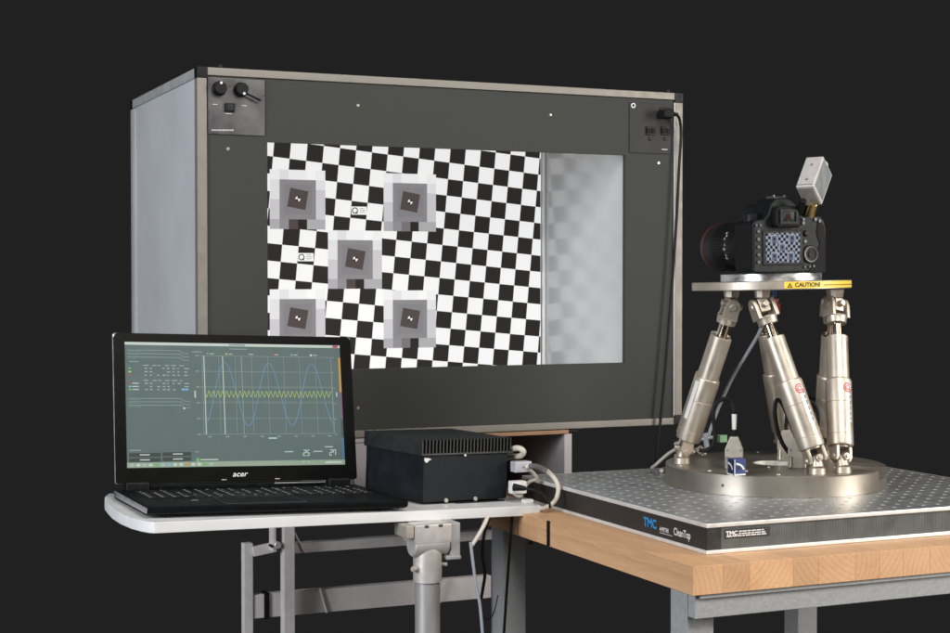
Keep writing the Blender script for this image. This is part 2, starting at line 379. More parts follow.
CB_().box(p.x-.0085, p.x+.0085, yp-.004, yp+.0005, p.z-.007, p.z+.007, .0012).build('rocker_switch', 'black', ctl)
b = CB_(); b.ring((p.x-.003, p.x+.004, p.z-.003, p.z+.004), (p.x-.0018, p.x+.0028, p.z-.0018, p.z+.0028), yp-.0046, yp-.0038); b.build('switch_mark', 'cam_btn', ctl)
for (x0, x1, y) in ((212.5, 217.5, 104.4), (242, 246.5, 105.6), (225.5, 232, 113.6)):
    a, c = onY(x0, y, yp), onY(x1, y, yp)
    CB_().box(a.x, c.x, yp-.0004, yp+.001, a.z-.0005, a.z+.0006).build('printed_caption', 'lens_text', ctl)
x = 211.5
while x < 234:
    wd = random.uniform(.8, 1.6); a, c = onY(x, 130.3, yp), onY(x+wd, 130.3, yp)
    CB_().box(a.x, c.x, yp-.0004, yp+.001, a.z-.0011, a.z+.0012).build('printed_caption', 'lens_text', ctl); x += wd+.55
# outlet plate
out = CB_().box(1.4045, 1.4901, CY+.0012, CY+.0035, 1.4466, 1.5373, .0006).build('outlet_plate', mat('outlet_plate', (.034, .033, .033), .6, metal=.1, var=.12, scale=25, spec=.2), cab)
yo = CY+.0012
p = onY(665.5, 113.5, yo); CB_().box(p.x-.0125, p.x+.0125, yo-.003, yo+.0005, p.z-.010, p.z+.010, .0015).build('mains_inlet', 'black', out)
for px in (650.3, 665.3):
    p = onY(px, 131, yo); b = CB_()
    b.box(p.x-.0098, p.x+.0098, yo-.0025, yo+.0005, p.z-.0078, p.z+.0078, .001); b.build('switch_module', 'black', out)
    for s in (-1, 1): CB_().box(p.x+s*.0047-.0034, p.x+s*.0047+.0034, yo-.0044, yo-.0022, p.z-.0045, p.z+.0045, .0008).build('rocker', 'black_matt', out)
    p = onY(px-.2, 139, yo); CB_().box(p.x-.003, p.x+.003, yo-.0018, yo+.0005, p.z-.003, p.z+.003, .0006).build('fuse_cap', 'black', out)
p = onY(633.3, 105.6, yo)
b = CB_(); b.lathe([(.0028, 0), (.0045, 0), (.0045, .0004), (.0028, .0004)], 20, Matrix.Translation(p) @ Matrix.Rotation(math.pi/2, 4, 'X'), cap=False); b.build('ring_mark', 'white_print', out)
p = onY(664.5, 149.5, yo); CB_().box(p.x-.006, p.x+.006, yo-.0004, yo+.001, p.z-.0007, p.z+.0007).build('printed_caption', 'lens_text', out)

# the lamps behind the front panel that light the chamber, out of sight above and below the window
area('chamber_lamp_top', (1.03, CY+.045, 1.485), (1.03, 2.8, 1.25), .66, .04, .34, (1, .99, .98))
area('chamber_lamp_bottom', (1.03, CY+.045, 1.025), (1.03, 2.8, 1.26), .66, .04, .30, (1, .99, .98))

# ------------------------------------------------------------------ test chart
HB = 2.845; ch = thing('test_chart', 'backlit black and white checkerboard test chart with five grey targets', 'test chart', (1.03, HB, 1.0))
E_ = lambda nm, v, k=1: emis(nm, srgb(*v), k)
for nm, v in (('c_white', (243, 243, 243)), ('c_dark', (46, 42, 39)), ('c_g1', (222, 222, 224)), ('c_g2', (200, 199, 202)), ('c_g3', (172, 171, 174)), ('c_g4', (142, 140, 143)),
              ('c_g5', (118, 113, 117)), ('c_g6', (80, 73, 71)), ('c_g7', (45, 41, 39)), ('c_g8', (236, 236, 237)), ('c_g9', (137, 135, 138)), ('c_g9b', (131, 129, 132))):
    M[nm] = E_(nm, v, .87)
cx0, cx1, cz0, cz1 = .66, 1.3955, 1.0, 1.512
MB((1.03, HB, 1.0)).box(cx0, cx1, HB, HB+.004, cz0, cz1).build('backing_sheet', 'c_white', ch)
s, t = .0322, R(5.3); ux, uy = (math.cos(t)*s, -math.sin(t)*s), (-math.sin(t)*s, -math.cos(t)*s)
o0 = onY(340, 148.2, HB); O0 = (o0.x, o0.z)
sq = Print((-1.03, -.0002, -1.0), (1, 0, 0), (0, 0, 1), (0, -1, 0), .0002)
for i in range(-16, 20):
    for j in range(-8, 20):
        if (i+j) % 2: continue
        q = [(O0[0]+ux[0]*a+uy[0]*b, O0[1]+ux[1]*a+uy[1]*b) for a, b in ((i, j), (i, j+1), (i+1, j+1), (i+1, j))]
        q = clip(q, cx0+.001, cx1-.001, cz0+.001, cz1-.001)
        if q: sq.poly(q, 'c_dark', 1)
sq.build('checker_squares', ch)
def cpt(px, py): p = onY(px, py, HB); return p.x, p.z
SC = (onY(440, 200, HB).x-onY(400, 200, HB).x)/40
for (px, py) in ((297.6, 199), (409.8, 202), (355.0, 259), (297.6, 318.2), (409.8, 318.4)):
    X, Z = cpt(px, py); k = SC*(1.0 if px > 400 else 1.0)
    T = Print((X-1.03, -.0006, Z-1.0), (1, 0, 0), (0, 0, 1), (0, -1, 0), .0002)
    w, top, bot = 26*k, 26*k, -27.2*k*1.0
    T.rect(-w, w, bot, top, 'c_g8', 1)
    # grey scale steps round the rim
    n = 6; cols = ['c_g8', 'c_g1', 'c_g1', 'c_g2', 'c_g2', 'c_g3']
    for i in range(n):
        z1 = top-(top-bot)*i/n; z0 = top-(top-bot)*(i+1)/n
        T.rect(-w, -17*k, z0, z1, cols[i], 2); T.rect(17*k, w, z0, z1, cols[i] if i != 2 else 'c_g2', 2)
    for i in range(4): T.rect((-17+i*8.5)*k, (-17+(i+1)*8.5)*k, 17.2*k, top, ('c_g1', 'c_g8', 'c_g8', 'c_white')[i], 2)
    T.rect(-17*k, 17*k, bot, 17.2*k, 'c_g4', 3)
    T.rect(-17*k, 17*k, -18.4*k, 17.2*k, 'c_g9', 4); T.rect(-13*k, 13*k, -14*k, 13*k, 'c_g9b', 5)
    T.rect(-17*k, -8.5*k, bot, -18.4*k, 'c_g4', 4); T.rect(-8.5*k, .2*k, bot, -18.4*k, 'c_g5' if px > 400 else 'c_g6', 4)
    T.rect(.2*k, 8.6*k, bot, -18.4*k, 'c_g7', 4); T.rect(8.6*k, 17*k, bot, -18.4*k, 'c_g3', 4)
    a = R(-10); ca, sa = math.cos(a), math.sin(a); h = 8.6*k
    T.poly([(ca*x-sa*y, sa*x+ca*y) for x, y in ((-h, -h), (h, -h), (h, h), (-h, h))], 'c_g6', 6)
    for qd in (0, 2):
        pts = [(0, 0)]+[(2.3*k*math.cos(R(100+qd*90+g*15)), 2.3*k*math.sin(R(100+qd*90+g*15))) for g in range(7)]
        T.poly(pts, 'c_white', 7)
    for qd in (1, 3):
        pts = [(0, 0)]+[(2.3*k*math.cos(R(100+qd*90+g*15)), 2.3*k*math.sin(R(100+qd*90+g*15))) for g in range(7)]
        T.poly(pts, 'c_g7', 7)
    T.build('grey_target', ch)
for (px, py) in ((359, 210.7), (305.6, 257.2)):
    X, Z = cpt(px, py); k = SC
    T = Print((X-1.03, -.0006, Z-1.0), (1, 0, 0), (0, 0, 1), (0, -1, 0), .0002)
    T.rect(-7.4*k, 7.4*k, -3.7*k, 3.7*k, 'c_white', 1)
    T.line([(-4*k+2.5*k*math.cos(g*math.pi/8), 2.5*k*math.sin(g*math.pi/8)) for g in range(17)], .9*k, 'c_g7', 2)
    T.line([(-3.2*k, -1.2*k), (-1.6*k, -2.8*k)], .9*k, 'c_g7', 3)
    for i, L in enumerate((4.6, 5.8, 5)): T.rect(.4*k, (.4+L)*k, (1.6-i*1.7)*k, (2.3-i*1.7)*k, 'c_g3', 2)
    T.build('maker_tag', ch)

# ------------------------------------------------------------------ pedestal under the light box, and its stand
pb = Vector((1.085, 2.62, .822)); ped = thing('pedestal_box', 'open fronted pedestal box with pale sides and brown inside under light box', 'pedestal', pb)
MB(pb).box(.880, .902, CY+.004, 2.80, .822, .943, .0008).build('side_board', 'pale_board', ped)
MB(pb).box(1.275, 1.290, CY+.004, 2.80, .822, .943, .0008).build('side_board', 'pale_board', ped)
MB(pb).box(.9025, 1.2745, 2.788, 2.799, .835, .942).build('back_board', 'brown', ped)
MB(pb).box(.9025, 1.2745, CY+.02, 2.787, .822, .834).build('bottom_board', 'brown', ped)
MB(pb).box(1.09, 1.283, CY+.002, 2.80, .9435, .9505, .0008).build('top_board', 'orange_wood', ped)
MB(pb).box(.879, 1.089, CY+.002, 2.80, .9435, .9505, .0008).build('top_board', 'pale_board', ped)
MB(pb).box(1.284, 1.302, CY+.004, CY+.03, .945, .9505, .0008).build('foot_pad', 'black', ped)

sb = Vector((1.0, 2.7, 0)); st = thing('steel_stand', 'grey square tube stand with two rails behind the white table', 'stand', sb)
YS = 2.64
def post(px0, px1, pyt, Y, name='post', ht=None, top=None):
    a, c = onY(px0, 560, Y), onY(px1, 560, Y); w = c.x-a.x; z = top if top else onY((px0+px1)/2, pyt, Y).z
    return MB(sb).box(a.x, c.x, Y, Y+w*1.15, 0.0, z, .0015).build(name, 'grey_purple', st), a.x, c.x
o1, l1a, l1b = post(244, 253.2, 543.5, YS)
o2, l2a, l2b = post(284, 295, 0, YS-.035, top=.808)
a = onY(254, 550, YS+.01); z1, z0 = onY(296, 543.5, YS).z, onY(296, 553.5, YS).z
XR = onY(492, 540, YS).x
MB(sb).box(l2b+.001, XR, YS, YS+.022, z0, z1, .0012).build('rail', 'grey_purple', st)
z1, z0 = onY(296, 591.8, YS).z, onY(296, 615.3, YS).z
MB(sb).box(l1b+.0005, XR, YS+.003, YS+.022, z0, z1, .0012).build('rail', 'grey_purple', st)
px_ = onY(267, 600, YS).x; MB(sb).box(px_-.0045, px_+.0045, YS-.001, YS+.024, z0-.002, z1+.002, .0008).build('strap', 'black', st)
# folding arm between the posts, with its bracket
b = MB(sb); p, q = onY(253, 551.5, YS-.004), onY(276, 546.5, YS-.004); d = (q-p); L = d.length
b.box(0, L, -.004, .004, -.0085, .0085, .001, mtx=Matrix.Translation(p) @ d.to_track_quat('X', 'Z').to_matrix().to_4x4()); b.build('folding_arm', 'grey_purple', st)
p = onY(272.8, 538, YS-.02); MB(sb).box(p.x-.0028, p.x+.0032, YS-.03, YS-.006, onY(272, 551, YS-.02).z, .806, .001).build('bracket', 'grey_purple', st)
b = MB(sb); p = onY(277.5, 545, YS-.035); b.cyl(p+Vector((0, -.004, 0)), p+Vector((0, .02, 0)), .0062, seg=18, bev=.001); b.build('pivot', 'silver', st)
b = MB(sb); p = onY(271.5, 546, YS-.032); b.cyl(p+Vector((0, -.003, 0)), p+Vector((0, .01, 0)), .0024, seg=10); b.build('bolt', 'black', st)
for xx in (l2a, XR-.02): MB(sb).box(xx, xx+.03, YS-.03, 2.86, .800, .8155, .001).build('bearer', 'grey_purple', st)
MB(sb).box(l2a, 1.31, YS-.005, 2.86, .816, .8215, .001).build('shelf', 'pale_board', st)
post(497, 508, 0, YS+.2, top=.80); 
# cable ties round the rails
for i, (xa, ya, xb, yb, Y) in enumerate(((293, 529.5, 304.5, 552.5, YS-.003), (319.5, 588, 326.5, 612.5, YS-.001))):
    p, q = onY(xa, ya, Y), onY(xb, yb, Y); d = q-p
    b = MB(p); b.box(0, d.length, -.0012, .0012, -.0030, .0030, .0005, mtx=Matrix.Translation(p) @ d.to_track_quat('X', 'Y').to_matrix().to_4x4())
    o = b.build('cable_tie', 'white_dot'); o.location = p
    tag(o, ('white cable tie across the upper rail of the grey stand', 'white cable tie across the lower rail near the grey stand posts')[i], 'cable tie', 'cable ties on the stand rails')
ctp = [onY(x, y, YS-.002) for x, y in ((448, 579), (444, 586), (441, 596), (440, 603))]
b = MB(ctp[0]); b.tube(ctp, .0016, 8); o = b.build('cable_tie', 'cable_w'); o.location = ctp[0]
tag(o, 'curved beige cable tie on the lower rail beside the silver column', 'cable tie', 'cable ties on the stand rails')

# ------------------------------------------------------------------ work bench
BX0, BX1, BY0, BY1, BZ0, BZ1 = 1.0357, 1.80, 1.681, 2.33, .8236, .8600
bb_ = Vector((1.35, 2.0, 0)); bench = thing('work_bench', 'grey steel work bench with thick beech butcher block top', 'work bench', bb_)
x = BX0; i = 0
while x < BX1:
    w = random.choice((.044, .058, .050, .066, .039)); x1 = min(x+w, BX1)
    me = None; b = MB(((x+x1)/2, 2.0, .84)); b.box(x+.00004, x1-.00004, BY0+random.uniform(0, .0003), BY1, BZ0, BZ1+random.uniform(-.0001, 0), .0003, 1)
    o = b.build('stave', 'beech', bench); o.location = Vector(((x+x1)/2, 2.0, .84))-bb_; x = x1; i += 1
B = lambda: MB(bb_)
B().box(1.043, 1.790, 1.688, 1.706, .7925, .8225, .0012).build('apron', 'grey_paint', bench)
B().box(1.048, 1.79, 1.684, 1.687, .8185, .8228).build('apron_lip', 'grey_paint', bench)
B().box(1.095, 1.60, 2.262, 2.28, .7925, .8205, .0012).build('apron', 'grey_paint', bench)
for (xx, yy) in ((1.0425, 1.7065), (1.0385, 2.2505), (1.596, 2.25), (1.596, 1.7065)):
    B().box(xx, xx+.0395, yy, yy+.041, 0, .8225 if yy < 2 else .8228, .0015).build('leg', 'grey_paint', bench)
p = onX(549, 530, BX0)
B().box(BX0-.0022, BX0+.0004, p.y-.0035, p.y+.0035, BZ0+.001, BZ1+.0012).build('edge_band', 'black', bench)

# ------------------------------------------------------------------ optical breadboard
OX0, OX1, OY0, OY1, OZ = 1.0990, 1.712, 1.750, 2.303, .900
ob = Vector((1.405, 2.03, BZ1)); brd = thing('optical_breadboard', 'perforated steel optical breadboard with black sides on the beech bench', 'breadboard', ob)
O = lambda: MB(ob)
b = O(); P_ = .0254; nx = int((OX1-OX0)/P_); ny = int((OY1-OY0)/P_); gx = (OX1-OX0-nx*P_)/2; gy = (OY1-OY0-ny*P_)/2
bm = b.bm; hr, hc = .0031, .0041; zt = OZ
dirs = [(math.cos(R(22.5+45*k)), math.sin(R(22.5+45*k))) for k in range(8)]
sqp = [(1, .4142), (.4142, 1), (-.4142, 1), (-1, .4142), (-1, -.4142), (-.4142, -1), (.4142, -1), (1, -.4142)]
for i in range(nx):
    for j in range(ny):
        cx, cy = OX0+gx+P_*(i+.5), OY0+gy+P_*(j+.5)
        outer = [bm.verts.new((cx+sx*P_/2, cy+sy*P_/2, zt)) for sx, sy in sqp]
        corner = [bm.verts.new((cx+sx*P_/2, cy+sy*P_/2, zt)) for sx, sy in ((1, 1), (-1, 1), (-1, -1), (1, -1))]
        r1 = [bm.verts.new((cx+dx*hc, cy+dy*hc, zt)) for dx, dy in dirs]
        r2 = [bm.verts.new((cx+dx*hr, cy+dy*hr, zt-.0016)) for dx, dy in dirs]
        r3 = [bm.verts.new((cx+dx*hr, cy+dy*hr, zt-.010)) for dx, dy in dirs]
        for k in range(8):
            q = (k+1) % 8
            if k % 2 == 0: bm.faces.new([outer[k], corner[k//2], outer[q], r1[q], r1[k]])
            else: bm.faces.new([outer[k], outer[q], r1[q], r1[k]])
            f = bm.faces.new([r1[k], r1[q], r2[q], r2[k]]); f.material_index = 1
            f = bm.faces.new([r2[k], r2[q], r3[q], r3[k]]); f.material_index = 2
        f = bm.faces.new(r3); f.material_index = 2
bmesh.ops.remove_doubles(bm, verts=bm.verts, dist=1e-5)
# margin and rim
for (x0, x1, y0, y1) in ((OX0, OX0+gx, OY0, OY1), (OX1-gx, OX1, OY0, OY1), (OX0+gx, OX1-gx, OY0, OY0+gy), (OX0+gx, OX1-gx, OY1-gy, OY1)):
    b.quad((x0, y0, zt), (x1, y0, zt), (x1, y1, zt), (x0, y1, zt))
top = b.build('top_plate', ['steel_top', 'countersink', 'hole'], brd)
b = O(); b.ring((OX0-.0012, OX1+.0012, 0, 1), (OX0, OX1, 0, 1), 0, 1) if False else None
def rim(z0, z1, g, name):
    q = O()
    q.box(OX0-g, OX1+g, OY0-g, OY0, z0, z1, .0009); q.box(OX0-g, OX1+g, OY1, OY1+g, z0, z1, .0009)
    q.box(OX0-g, OX0, OY0+.0002, OY1-.0002, z0, z1, .0009); q.box(OX1, OX1+g, OY0+.0002, OY1-.0002, z0, z1, .0009)
    return q.build(name, 'steel_rim', brd)
rim(OZ-.0054, OZ+.0002, .0022, 'top_rim'); rim(BZ1+.0003, BZ1+.0054, .0030, 'bottom_rim')
O().box(OX0, OX0+.004, OY0, OY1, BZ1+.0046, OZ-.0043).build('side_band', 'bb_side', brd)
O().box(OX1-.004, OX1, OY0+.001, OY1-.001, BZ1+.0046, OZ-.0043).build('side_band', 'bb_side', brd)
O().box(OX0+.0042, OX1-.0042, OY1-.004, OY1, BZ1+.0046, OZ-.0043).build('side_band', 'bb_side', brd)
fb = O().box(OX0+.0042, OX1-.0042, OY0+.0006, OY0+.005, BZ1+.0046, OZ-.0043).build('side_band', 'ribbed', brd)
O().box(OX0-.0003, OX0+.0215, OY0-.0004, OY0+.0004, BZ1+.0047, OZ-.0044).build('corner_cover', 'bb_side', brd)
O().box(OX0, OX1, OY0, OY1, BZ1+.0003, BZ1+.004).build('bottom_plate', 'steel_rim', brd)
# lettering on the left side (faces -X)
SIDE = rot_cols(Vector((0, -1, 0)), Vector((0, 0, 1)), Vector((-1, 0, 0)))
def side_text(body, px, py, size, mat, bold=0, sx=1):
    p = onX(px, py, OX0-.0006); add('lettering', text_mesh(body, size, mat, Matrix.Translation(p-ob) @ SIDE.to_4x4(), bold=bold, sx=sx), brd)
side_text('TMC', 643.6, 525.2, .0170, 'tmc_blue', .0006, 1.0)
side_text('AMETEK', 659.6, 530.4, .0078, 'white_print', .0001, .86)
side_text('CleanTop', 673.6, 534.5, .0142, 'white_print', .0002, .76)
a, c = onX(659.5, 532.8, OX0-.0006), onX(672, 535.6, OX0-.0006)
O().box(OX0-.0006, OX0, c.y, a.y, (a.z+c.z)/2-.0002, (a.z+c.z)/2+.0003).build('printed_line', 'white_print', brd)
# rating label on the front
a, c = onY(724.5, 537.5, OY0), onY(770, 528.5, OY0)
lab = O(); lab.box(a.x, c.x, OY0-.0002, OY0+.0008, .8785, .8905, .0004); lab = lab.build('rating_label', 'ink', brd)
add('lettering', text_mesh('TMC', .0078, 'white_print', Matrix.Translation(Vector((a.x+.002, OY0-.0005, .8828))-ob) @ FACE.to_4x4(), bold=.0003, sx=1.1), lab)
rr = random.Random(3); b = O()
for zz in (.8865, .8835, .8808):
    x = a.x+.022 if zz > .882 else a.x+.003
    while x < c.x-.010:
        w = rr.uniform(.003, .009); b.box(x, x+w, OY0-.0006, OY0-.0001, zz, zz+.0014); x += w+.0012
b.build('printed_lines', 'white_print', lab)

# ------------------------------------------------------------------ hexapod
HC = Vector((1.4160, 2.0600, .9003)); HR = .1690; BH = .0312
ROTH = Matrix.Rotation(-YAW-math.atan(300/FPX), 3, 'Z')   # turned so that one leg pair faces left
hexa = thing('hexapod', 'six legged satin nickel motion platform with round plates', 'hexapod', HC, ROTH)
def hl(p): return ROTH.transposed() @ (Vector(p)-HC)     # world -> hexapod frame
# base plate as polar cells: bore, notch in the rim
b = MB(); bm = b.bm; N = 144; rad = [.031, .115, HR]
def hz(i, k):
    a = (k+.5)*360/N
    if i == 1 and 336 <= a <= 352: return BH-.0125
    return BH
def pv(r, k, z): return (r*math.cos(2*math.pi*k/N), r*math.sin(2*math.pi*k/N), z)
ch_ = .0016
for k in range(N):
    k2 = k+1
    for i in range(2):
        z = hz(i, k); ro = rad[i+1]-(ch_ if i == 1 else 0)
        b.quad(pv(rad[i], k, z), pv(ro, k, z), pv(ro, k2, z), pv(rad[i], k2, z))
        if i == 1:
            b.quad(pv(ro, k, z), pv(HR, k, z-ch_), pv(HR, k2, z-ch_), pv(ro, k2, z)); b.quad(pv(HR, k, 0), pv(HR, k2, 0), pv(HR, k2, z-ch_), pv(HR, k, z-ch_))
            zn = hz(1, k+1)
            if abs(zn-z) > 1e-6: b.quad(pv(rad[1], k2, z), pv(HR-.0016, k2, z), pv(HR-.0016, k2, zn), pv(rad[1], k2, zn)); b.quad(pv(HR-.0016, k2, min(z, zn)-ch_), pv(HR, k2, min(z, zn)-ch_), pv(HR, k2, max(z, zn)-ch_), pv(HR-.0016, k2, max(z, zn)))
            if abs(z-hz(0, k)) > 1e-6: b.quad(pv(rad[1], k, z), pv(rad[1], k2, z), pv(rad[1], k2, BH), pv(rad[1], k, BH))
    b.quad(pv(rad[0], k, 0), pv(rad[0], k2, 0), pv(rad[0], k2, BH), pv(rad[0], k, BH))
    b.quad(pv(rad[0], k, 0), pv(HR, k, 0), pv(HR, k2, 0), pv(rad[0], k2, 0))
bmesh.ops.remove_doubles(bm, verts=bm.verts, dist=1e-6)
base = b.build('base_plate', 'nickel_d', hexa)
MB().lathe([(.0305, .002), (.0305, BH+.0003), (.0335, BH+.0003), (.0335, BH-.001)], 64, cap=False).build('bore_ring', 'pale_metal', base)
MB().lathe([(.0300, .012), (0, .012)], 48, cap=False).build('bore_floor', 'pale_metal', base)
def rimhole(px, py, r, slot=0):
    d = ray(px, py); bestp = None
    for i in range(4000):        # walk along the sight line to the rim
        p = CO+d*(2.15+i*.0001)
        if (Vector((p.x, p.y))-Vector((HC.x, HC.y))).length < HR+.0003: bestp = hl(p); break
    nrm = Vector((bestp.x, bestp.y, 0)).normalized(); q = MB()
    if slot: q.box(-.0022, .0022, -.0035, .0035, 0, .0011, mtx=Matrix.Translation(bestp-nrm*.0008) @ nrm.to_track_quat('Z', 'Y').to_matrix().to_4x4())
    else: q.cyl(bestp-nrm*.002, bestp+nrm*.00025, r, seg=14)
    q.build('rim_hole', 'hole', base)
rimhole(722.7, 485.4, .0023); rimhole(668.5, 477.2, .0013); rimhole(679.8, 490.2, 0, 1)
for ang, r in ((250, .12), (272, .15), (318, .135), (205, .155), (85, .12), (40, .155), (100, .155), (22, .1), (140, .15), (335, .1), (232, .155), (262, .06), (222, .08)):
    p = Vector((r*math.cos(R(ang)), r*math.sin(R(ang)), BH)); MB().cyl(p-Vector((0, 0, .002)), p+Vector((0, 0, .0012)), .0034, .0028, 12).build('base_screw', 'screw', base)

# actuators
rb, rt = .141, .094; zb_, zt_ = BH+.022, 1.178-HC.z
pairs = []
for k in range(3):
    cb = 184+120*k; ct = cb+58
    for sgn in (1, -1):
        pairs.append((cb+sgn*9, (ct-16) if sgn > 0 else (ct-120+16)))
pairs = [(83, 102) if abs(b_-73) < 2 else (b_, t_) for b_, t_ in ((x % 360, y % 360) for x, y in pairs)]
def act_pt(r, a, z): return Vector((r*math.cos(R(a)), r*math.sin(R(a)), z))
p0, p1 = act_pt(rb, pairs[0][0], zb_), act_pt(rt, pairs[0][1], zt_); LEN = (p1-p0).length
f_ = LEN
def ac(): return MB()
low = ac(); low.lathe([(.0125, .016), (.0185, .017), (.0195, .019), (.0195, f_*.140), (.0192, f_*.1415), (.0195, f_*.143), (.0195, f_*.345), (.0191, f_*.347), (.0195, f_*.349), (.0195, f_*.49), (.0178, f_*.503), (.0163, f_*.503)], 40)
low = low.mesh('actuator', 'nickel')
upp = ac(); upp.lathe([(.0163, f_*.5025), (.0163, f_*.782), (.0158, f_*.787), (.0130, f_*.787), (.0122, f_*.77)], 36, cap=False); upp = upp.mesh('upper_tube', 'nickel')
inn = ac(); inn.lathe([(.0122, f_*.771), (0, f_*.771)], 24, cap=False); inn = inn.mesh('tube_seal', 'black')
rod = ac(); rod.lathe([(.0078, f_*.76), (.0078, f_*.895)], 24, cap=False); rod = rod.mesh('rod', 'chrome')
# fork at the upper end: collar, two ears, cross pin, upper block
fk = ac(); fk.lathe([(.0100, f_*.872), (.0145, f_*.876), (.0150, f_*.905), (.0158, f_*.918), (.0150, f_*.926), (0, f_*.926)], 32)
for s_ in (-1, 1):
    fk.prism([(-.0120, f_*.915), (.0120, f_*.915), (.0115, f_*1.0), (.0085, f_*1.035), (.003, f_*1.05), (-.003, f_*1.05), (-.0085, f_*1.035), (-.0115, f_*1.0)], .006,
             Matrix(((0, 0, 1, s_*.0145-.003), (1, 0, 0, 0), (0, 1, 0, 0), (0, 0, 0, 1))), bev=.0012)
fk.cyl((-.0198, 0, f_), (.0198, 0, f_), .0056, seg=16, bev=.0008); fk = fk.mesh('upper_fork', 'nickel')
fk2 = ac(); fk2.box(-.0085, .0085, -.0085, .0085, f_*.955, f_*1.045, .002); fk2.cyl((0, -.016, f_), (0, .016, f_), .0050, seg=16, bev=.0008); fk2 = fk2.mesh('cross_block', 'nickel')
# lower fork
lf = ac(); lf.lathe([(.0125, .0145), (.0125, .0165)], 24)
for s_ in (-1, 1): lf.prism([(-.009, .0165), (.009, .0165), (.009, 0), (.005, -.006), (-.005, -.006), (-.009, 0)], .0055, Matrix(((0, 0, 1, s_*.0125-.00275), (1, 0, 0, 0), (0, 1, 0, 0), (0, 0, 0, 1))), bev=.001)
lf.cyl((-.0178, 0, 0), (.0178, 0, 0), .0048, seg=16, bev=.0008); lf.cyl((-.0192, 0, 0), (.0192, 0, 0), .0026, seg=10); lf = lf.mesh('lower_fork', 'nickel')
for idx, (ab, at_) in enumerate(pairs):
    p0, p1 = act_pt(rb, ab, zb_), act_pt(rt, at_, zt_)
    z = (p1-p0).normalized(); x = Vector((math.sin(R(ab)), -math.cos(R(ab)), 0)); x = (x-z*x.dot(z)).normalized(); y = z.cross(x)
    mx = Matrix.Translation(p0) @ rot_cols(x, y, z*((p1-p0).length/LEN)).to_4x4()
    A = add('actuator', low, hexa, mx)
    for nm, me in (('upper_tube', upp), ('tube_seal', inn), ('rod', rod), ('upper_fork', fk), ('cross_block', fk2), ('lower_fork', lf)): add(nm, me, A)
    # posts that carry the joints, upright on the plates
    inv = mx.inverted(); q = MB()
    foot = Vector((p0.x*1.03, p0.y*1.03, BH)); d = (p0-foot).normalized()
    q.cyl(foot-Vector((0, 0, .0005)), foot+Vector((0, 0, .010)), .0125, .0115, 24, .001); q.cyl(foot+Vector((0, 0, .009)), p0+d*.003, .0098, .0085, 20, .001)
    q.cyl(p0-y*.014, p0+y*.014, .0055, seg=16, bev=.0008); q.cyl(p0-y*.0165, p0+y*.0165, .003, seg=10)
    q.bm.transform(inv); q.build('lower_joint_post', 'nickel', A)
    q = MB(); hd = Vector((p1.x, p1.y, 1.2015-HC.z))
    q.cyl(hd+Vector((0, 0, .0012)), hd-Vector((0, 0, .012)), .0118, .0105, 8, .001)
    q.bm.transform(inv); q.build('upper_joint_post', 'nickel', A)
    # maker's label with a red swirl on two front legs
    if idx in (2, 3):
        pass
    tv = (RV*(.50 if True else 0)-FV).normalized(); tv = ROTH.transposed() @ tv; tl = Vector((tv.dot(x), tv.dot(y))); th = math.atan2(tl.y, tl.x)
    if abs(((ab-303) + 180) % 360-180) < 15:
        rr_ = .0197; q = MB(); q.lathe([(rr_, f_*.215), (rr_, f_*.475)], 8, cap=False, a0=th-.16, a1=th+.36)
        q.build('maker_label', 'paper', A)
        q = MB(); zc = f_*.435
        for (ra, wdt, g0, g1) in ((.0066, .0017, 40, 330), (.0033, .0015, 160, 480)):
            g = g0
            while g < g1:
                pts = []
                for (rad_, gg) in ((ra-wdt/2, g), (ra+wdt/2, g), (ra+wdt/2, g+15), (ra-wdt/2, g+15)):
                    aa = th+.02+rad_*math.cos(R(gg))/rr_; pts.append(((rr_+.0003)*math.cos(aa), (rr_+.0003)*math.sin(aa), zc+rad_*math.sin(R(gg))))
                q.poly(pts); g += 15
        q.build('red_swirl', 'redink', A, recalc=False)
        q = MB(); rr2 = random.Random(5); zz = f_*.225
        while zz < f_*.40:
            hgt = rr2.uniform(.003, .007); q.lathe([(rr_+.0002, zz), (rr_+.0002, zz+hgt)], 3, cap=False, a0=th+.20, a1=th+.29); zz += hgt+.0022
        q.build('printed_letters', 'ink', A)
    elif idx == 0 or abs(((ab-193)+180) % 360-180) < 3:
        tv = ROTH.transposed() @ (-RV*1.6-FV).normalized(); tl = Vector((tv.dot(x), tv.dot(y))); th = math.atan2(tl.y, tl.x)
        MB().lathe([(.0197, f_*.215), (.0197, f_*.475)], 8, cap=False, a0=th-.2, a1=th+.2).build('maker_label', 'paper', A)
# moving plate, a little tilted, with the caution label
TILT = Matrix.Rotation(R(-1.1), 4, 'Y')
TM = Matrix.Translation((-.0065, 0, 1.2016-HC.z)) @ TILT
PR = .1220; PT = .0130
q = MB(); q.lathe([(PR-.001, 0), (PR, .001), (PR, PT-.001), (PR-.001, PT)], 96); tp = add('moving_plate', q.mesh('moving_plate', 'nickel'), hexa, TM)
q = MB(); q.lathe([(.0770, PT), (.0775, PT+.0006), (.0775, PT+.0112), (.0768, PT+.0118)], 80); mp_ = add('adapter_plate', q.mesh('adapter_plate', 'plate_alu'), hexa, TM)
a0, a1 = R(270)+math.asin((784-771.5)/79.5), R(270)+math.asin((850.5-771.5)/80.0)
q = MB(); q.lathe([(PR+.0003, .0018), (PR+.0003, PT-.0012)], 24, cap=False, a0=a0, a1=a1); lb = add('caution_label', q.mesh('caution_label', 'yellow'), tp)
def bend(u0, z0): return lambda c: Vector(((PR+.0006)*math.cos(a0+(u0+c.x)/PR), (PR+.0006)*math.sin(a0+(u0+c.x)/PR), z0+c.y))
